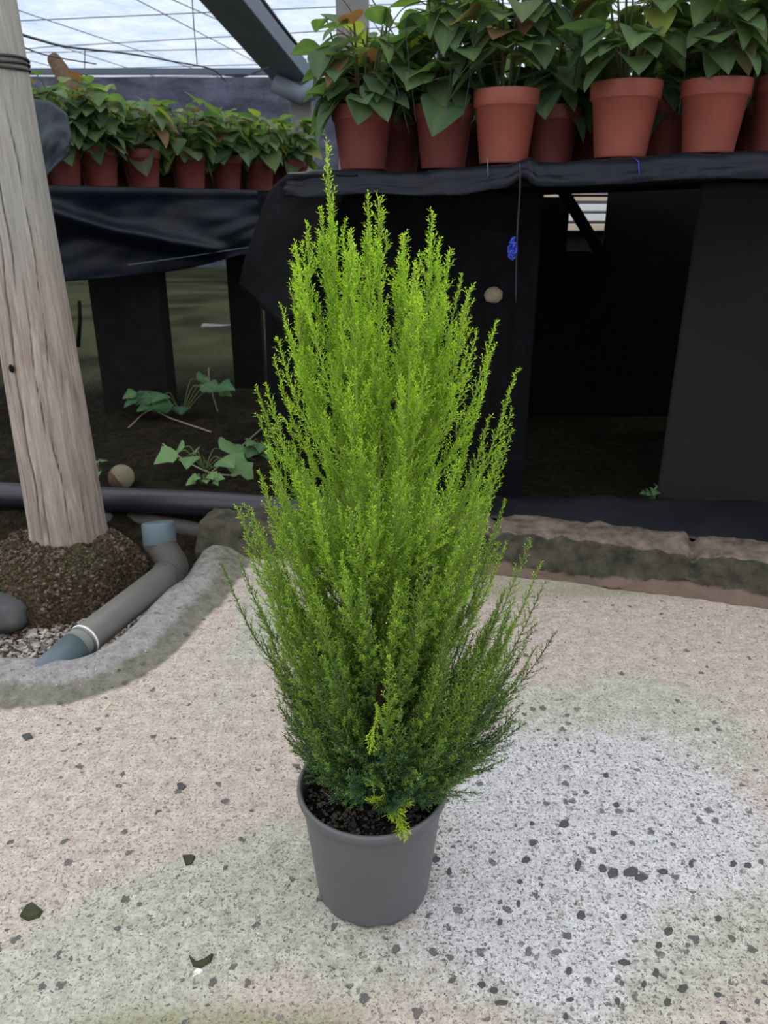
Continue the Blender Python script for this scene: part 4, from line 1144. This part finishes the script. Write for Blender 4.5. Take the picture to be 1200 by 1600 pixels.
# rocks
def rock(name, p, s, label, mat='rock', seed=0, sq=(1, 1, .7)):
    V = []; nA, nB = 14, 20
    for i in range(nA):
        for k in range(nB):
            a = PI*i/(nA-1); t = 2*PI*k/nB; d = np.array([math.sin(a)*math.cos(t), math.sin(a)*math.sin(t), math.cos(a)])
            r = s*(1+.35*N3(d[0]*1.5+seed, d[1]*1.5, d[2]*1.5)+.08*N3(d[0]*5+seed, d[1]*5, d[2]*5)); V.append(d*r*np.array(sq))
    mb = MB(); mb.add(V, [(a, d, c, b) for a, b, c, d in grid_faces(nA, nB, closed_v=True)]); o = mb.build(name, M[mat]); o.location = p; tag(o, label, 'stone'); return o
rp_ = PZ(-8, 950, -.02); rock('rock', (rp_.x, rp_.y, -.04), .075, 'dark grey rock at the left edge below the soil mound', seed=1)
rp_ = PZ(165, 815, .0); rock('rock', (rp_.x, rp_.y, .01), .045, 'dull grey stone behind the soil mound under the black pipe', seed=2)
rp_ = PZ(222, 808, .0); rock('rock', (rp_.x, rp_.y, .01), .042, 'brownish stone between black pipe and blue pipe cap', 'stone', seed=3)
rp_ = PZ(205, 880, -.05); rock('rock', (rp_.x-.01, rp_.y, -.05), .05, 'dark stone wedged between the soil mound and the pipe elbow', seed=5)

# ------------------------------------------------------------------ bits lying on the concrete
def flat_bit(px_, h, mat, name, label, cat):
    P = [PZ(x, y, 0) for x, y in px_]; c = sum(P, Vector())/len(P); n = len(P); V = []
    for p in P: V.append((p.x-c.x, p.y-c.y, -.001))
    for p in P: V.append(((p.x-c.x)*.85, (p.y-c.y)*.85, h*random.uniform(.7, 1.1)))
    mb = MB(); mb.add(V, [tuple(range(n, 2*n)), tuple(reversed(range(n)))] + [(i, (i+1) % n, n+(i+1) % n, n+i) for i in range(n)])
    o = mb.build(name, M[mat], smooth=False); o.location = (c.x, c.y, 0.0005); tag(o, label, cat)
flat_bit([(294, 1494), (305, 1505), (320, 1500), (334, 1491), (330, 1504), (314, 1514), (302, 1512)][::-1], .004, 'debris', 'dead_leaf', 'dark curled leaf scrap on the concrete low in the picture, left of the pot', 'leaf')
flat_bit([(30, 1432), (40, 1416), (52, 1412), (68, 1424), (62, 1434), (44, 1440)][::-1], .006, 'debris', 'moss_clump', 'dark green moss clump near the left edge of the concrete', 'moss')
flat_bit([(285, 1338), (300, 1336), (306, 1340), (300, 1352), (290, 1354)][::-1], .004, 'debris', 'dead_leaf', 'small dark leaf scrap on the concrete left of the pot, level with its side', 'leaf')
flat_bit([(276, 1226), (284, 1224), (292, 1230), (286, 1236), (278, 1233)][::-1], .004, 'rock', 'stone_chip', 'single dark stone chip on pink concrete left of the pot rim', 'stone')
flat_bit([(34, 1150), (48, 1147), (52, 1153), (40, 1157)][::-1], .004, 'rock', 'stone_chip', 'dark flat stone chip near the left edge below the mortar band', 'stone')
flat_bit([(158, 1112), (172, 1098), (176, 1099), (162, 1114)][::-1], .003, 'paledebris', 'wood_sliver', 'pale wooden sliver lying at the edge of the mortar band', 'sliver')
flat_bit([(302, 1520), (309, 1516), (318, 1518), (312, 1524), (305, 1524)][::-1], .004, 'timberw', 'stone_chip', 'white chip beside the dark curled leaf scrap', 'stone')
chips = [(987, 1362, 17, 13), (941, 1358, 10, 9), (903, 1352, 7, 11), (957, 1364, 12, 11), (908, 1430, 9, 9), (1000, 1372, 13, 9), (881, 1288, 11, 8), (822, 1344, 10, 7), (812, 1378, 6, 6), (1045, 1455, 11, 9),
         (1030, 1477, 8, 6), (975, 1504, 13, 6), (889, 1516, 7, 9), (1123, 1436, 7, 7), (1036, 1362, 11, 7), (1067, 1545, 13, 10), (1043, 1566, 9, 10), (965, 1565, 6, 9), (1006, 1538, 6, 8), (1025, 1520, 7, 9), (753, 1538, 9, 8),
         (772, 1548, 9, 6), (784, 1567, 15, 5), (892, 1562, 9, 5), (884, 1588, 6, 8), (831, 1287, 6, 5), (947, 1212, 7, 5), (963, 1258, 7, 6), (681, 1343, 9, 7), (702, 1362, 5, 10), (1122, 1555, 9, 6), (1146, 1350, 7, 8), (1168, 1352, 9, 6), (833, 1318, 9, 6), (960, 1302, 8, 5), (781, 1442, 6, 8), (810, 1412, 5, 8), (975, 1433, 7, 6), (1080, 1350, 5, 8), (1130, 1600, 8, 6)]
for x, y, rx, ry in chips:
    n = random.choice([5, 6, 6, 7]); a0 = random.random()*6; P = []
    for k in range(n):
        a = a0+2*PI*k/n+random.uniform(-.25, .25); rr = random.uniform(.75, 1.1); P.append((x+rx*.85*rr*math.cos(a), y+ry*.85*rr*math.sin(a)))
    Pw = [PZ(px_, py_, 0) for px_, py_ in P]; c = sum(Pw, Vector())/n
    V = [((p.x-c.x)*1.0, (p.y-c.y), -.001) for p in Pw] + [((p.x-c.x)*.86, (p.y-c.y)*.86, .0016) for p in Pw]
    mb = MB(); mb.add(V, [tuple(reversed(range(n, 2*n))), tuple(range(n))] + [(i, n+i, n+(i+1) % n, (i+1) % n) for i in range(n)])
    o = mb.build('stone_chip', M['rock'], smooth=False); o.location = (c.x, c.y, 0.0)
    tag(o, 'dark angular stone chip set in the pale concrete right of the pot', 'stone', 'dark stone chips in the pale concrete')
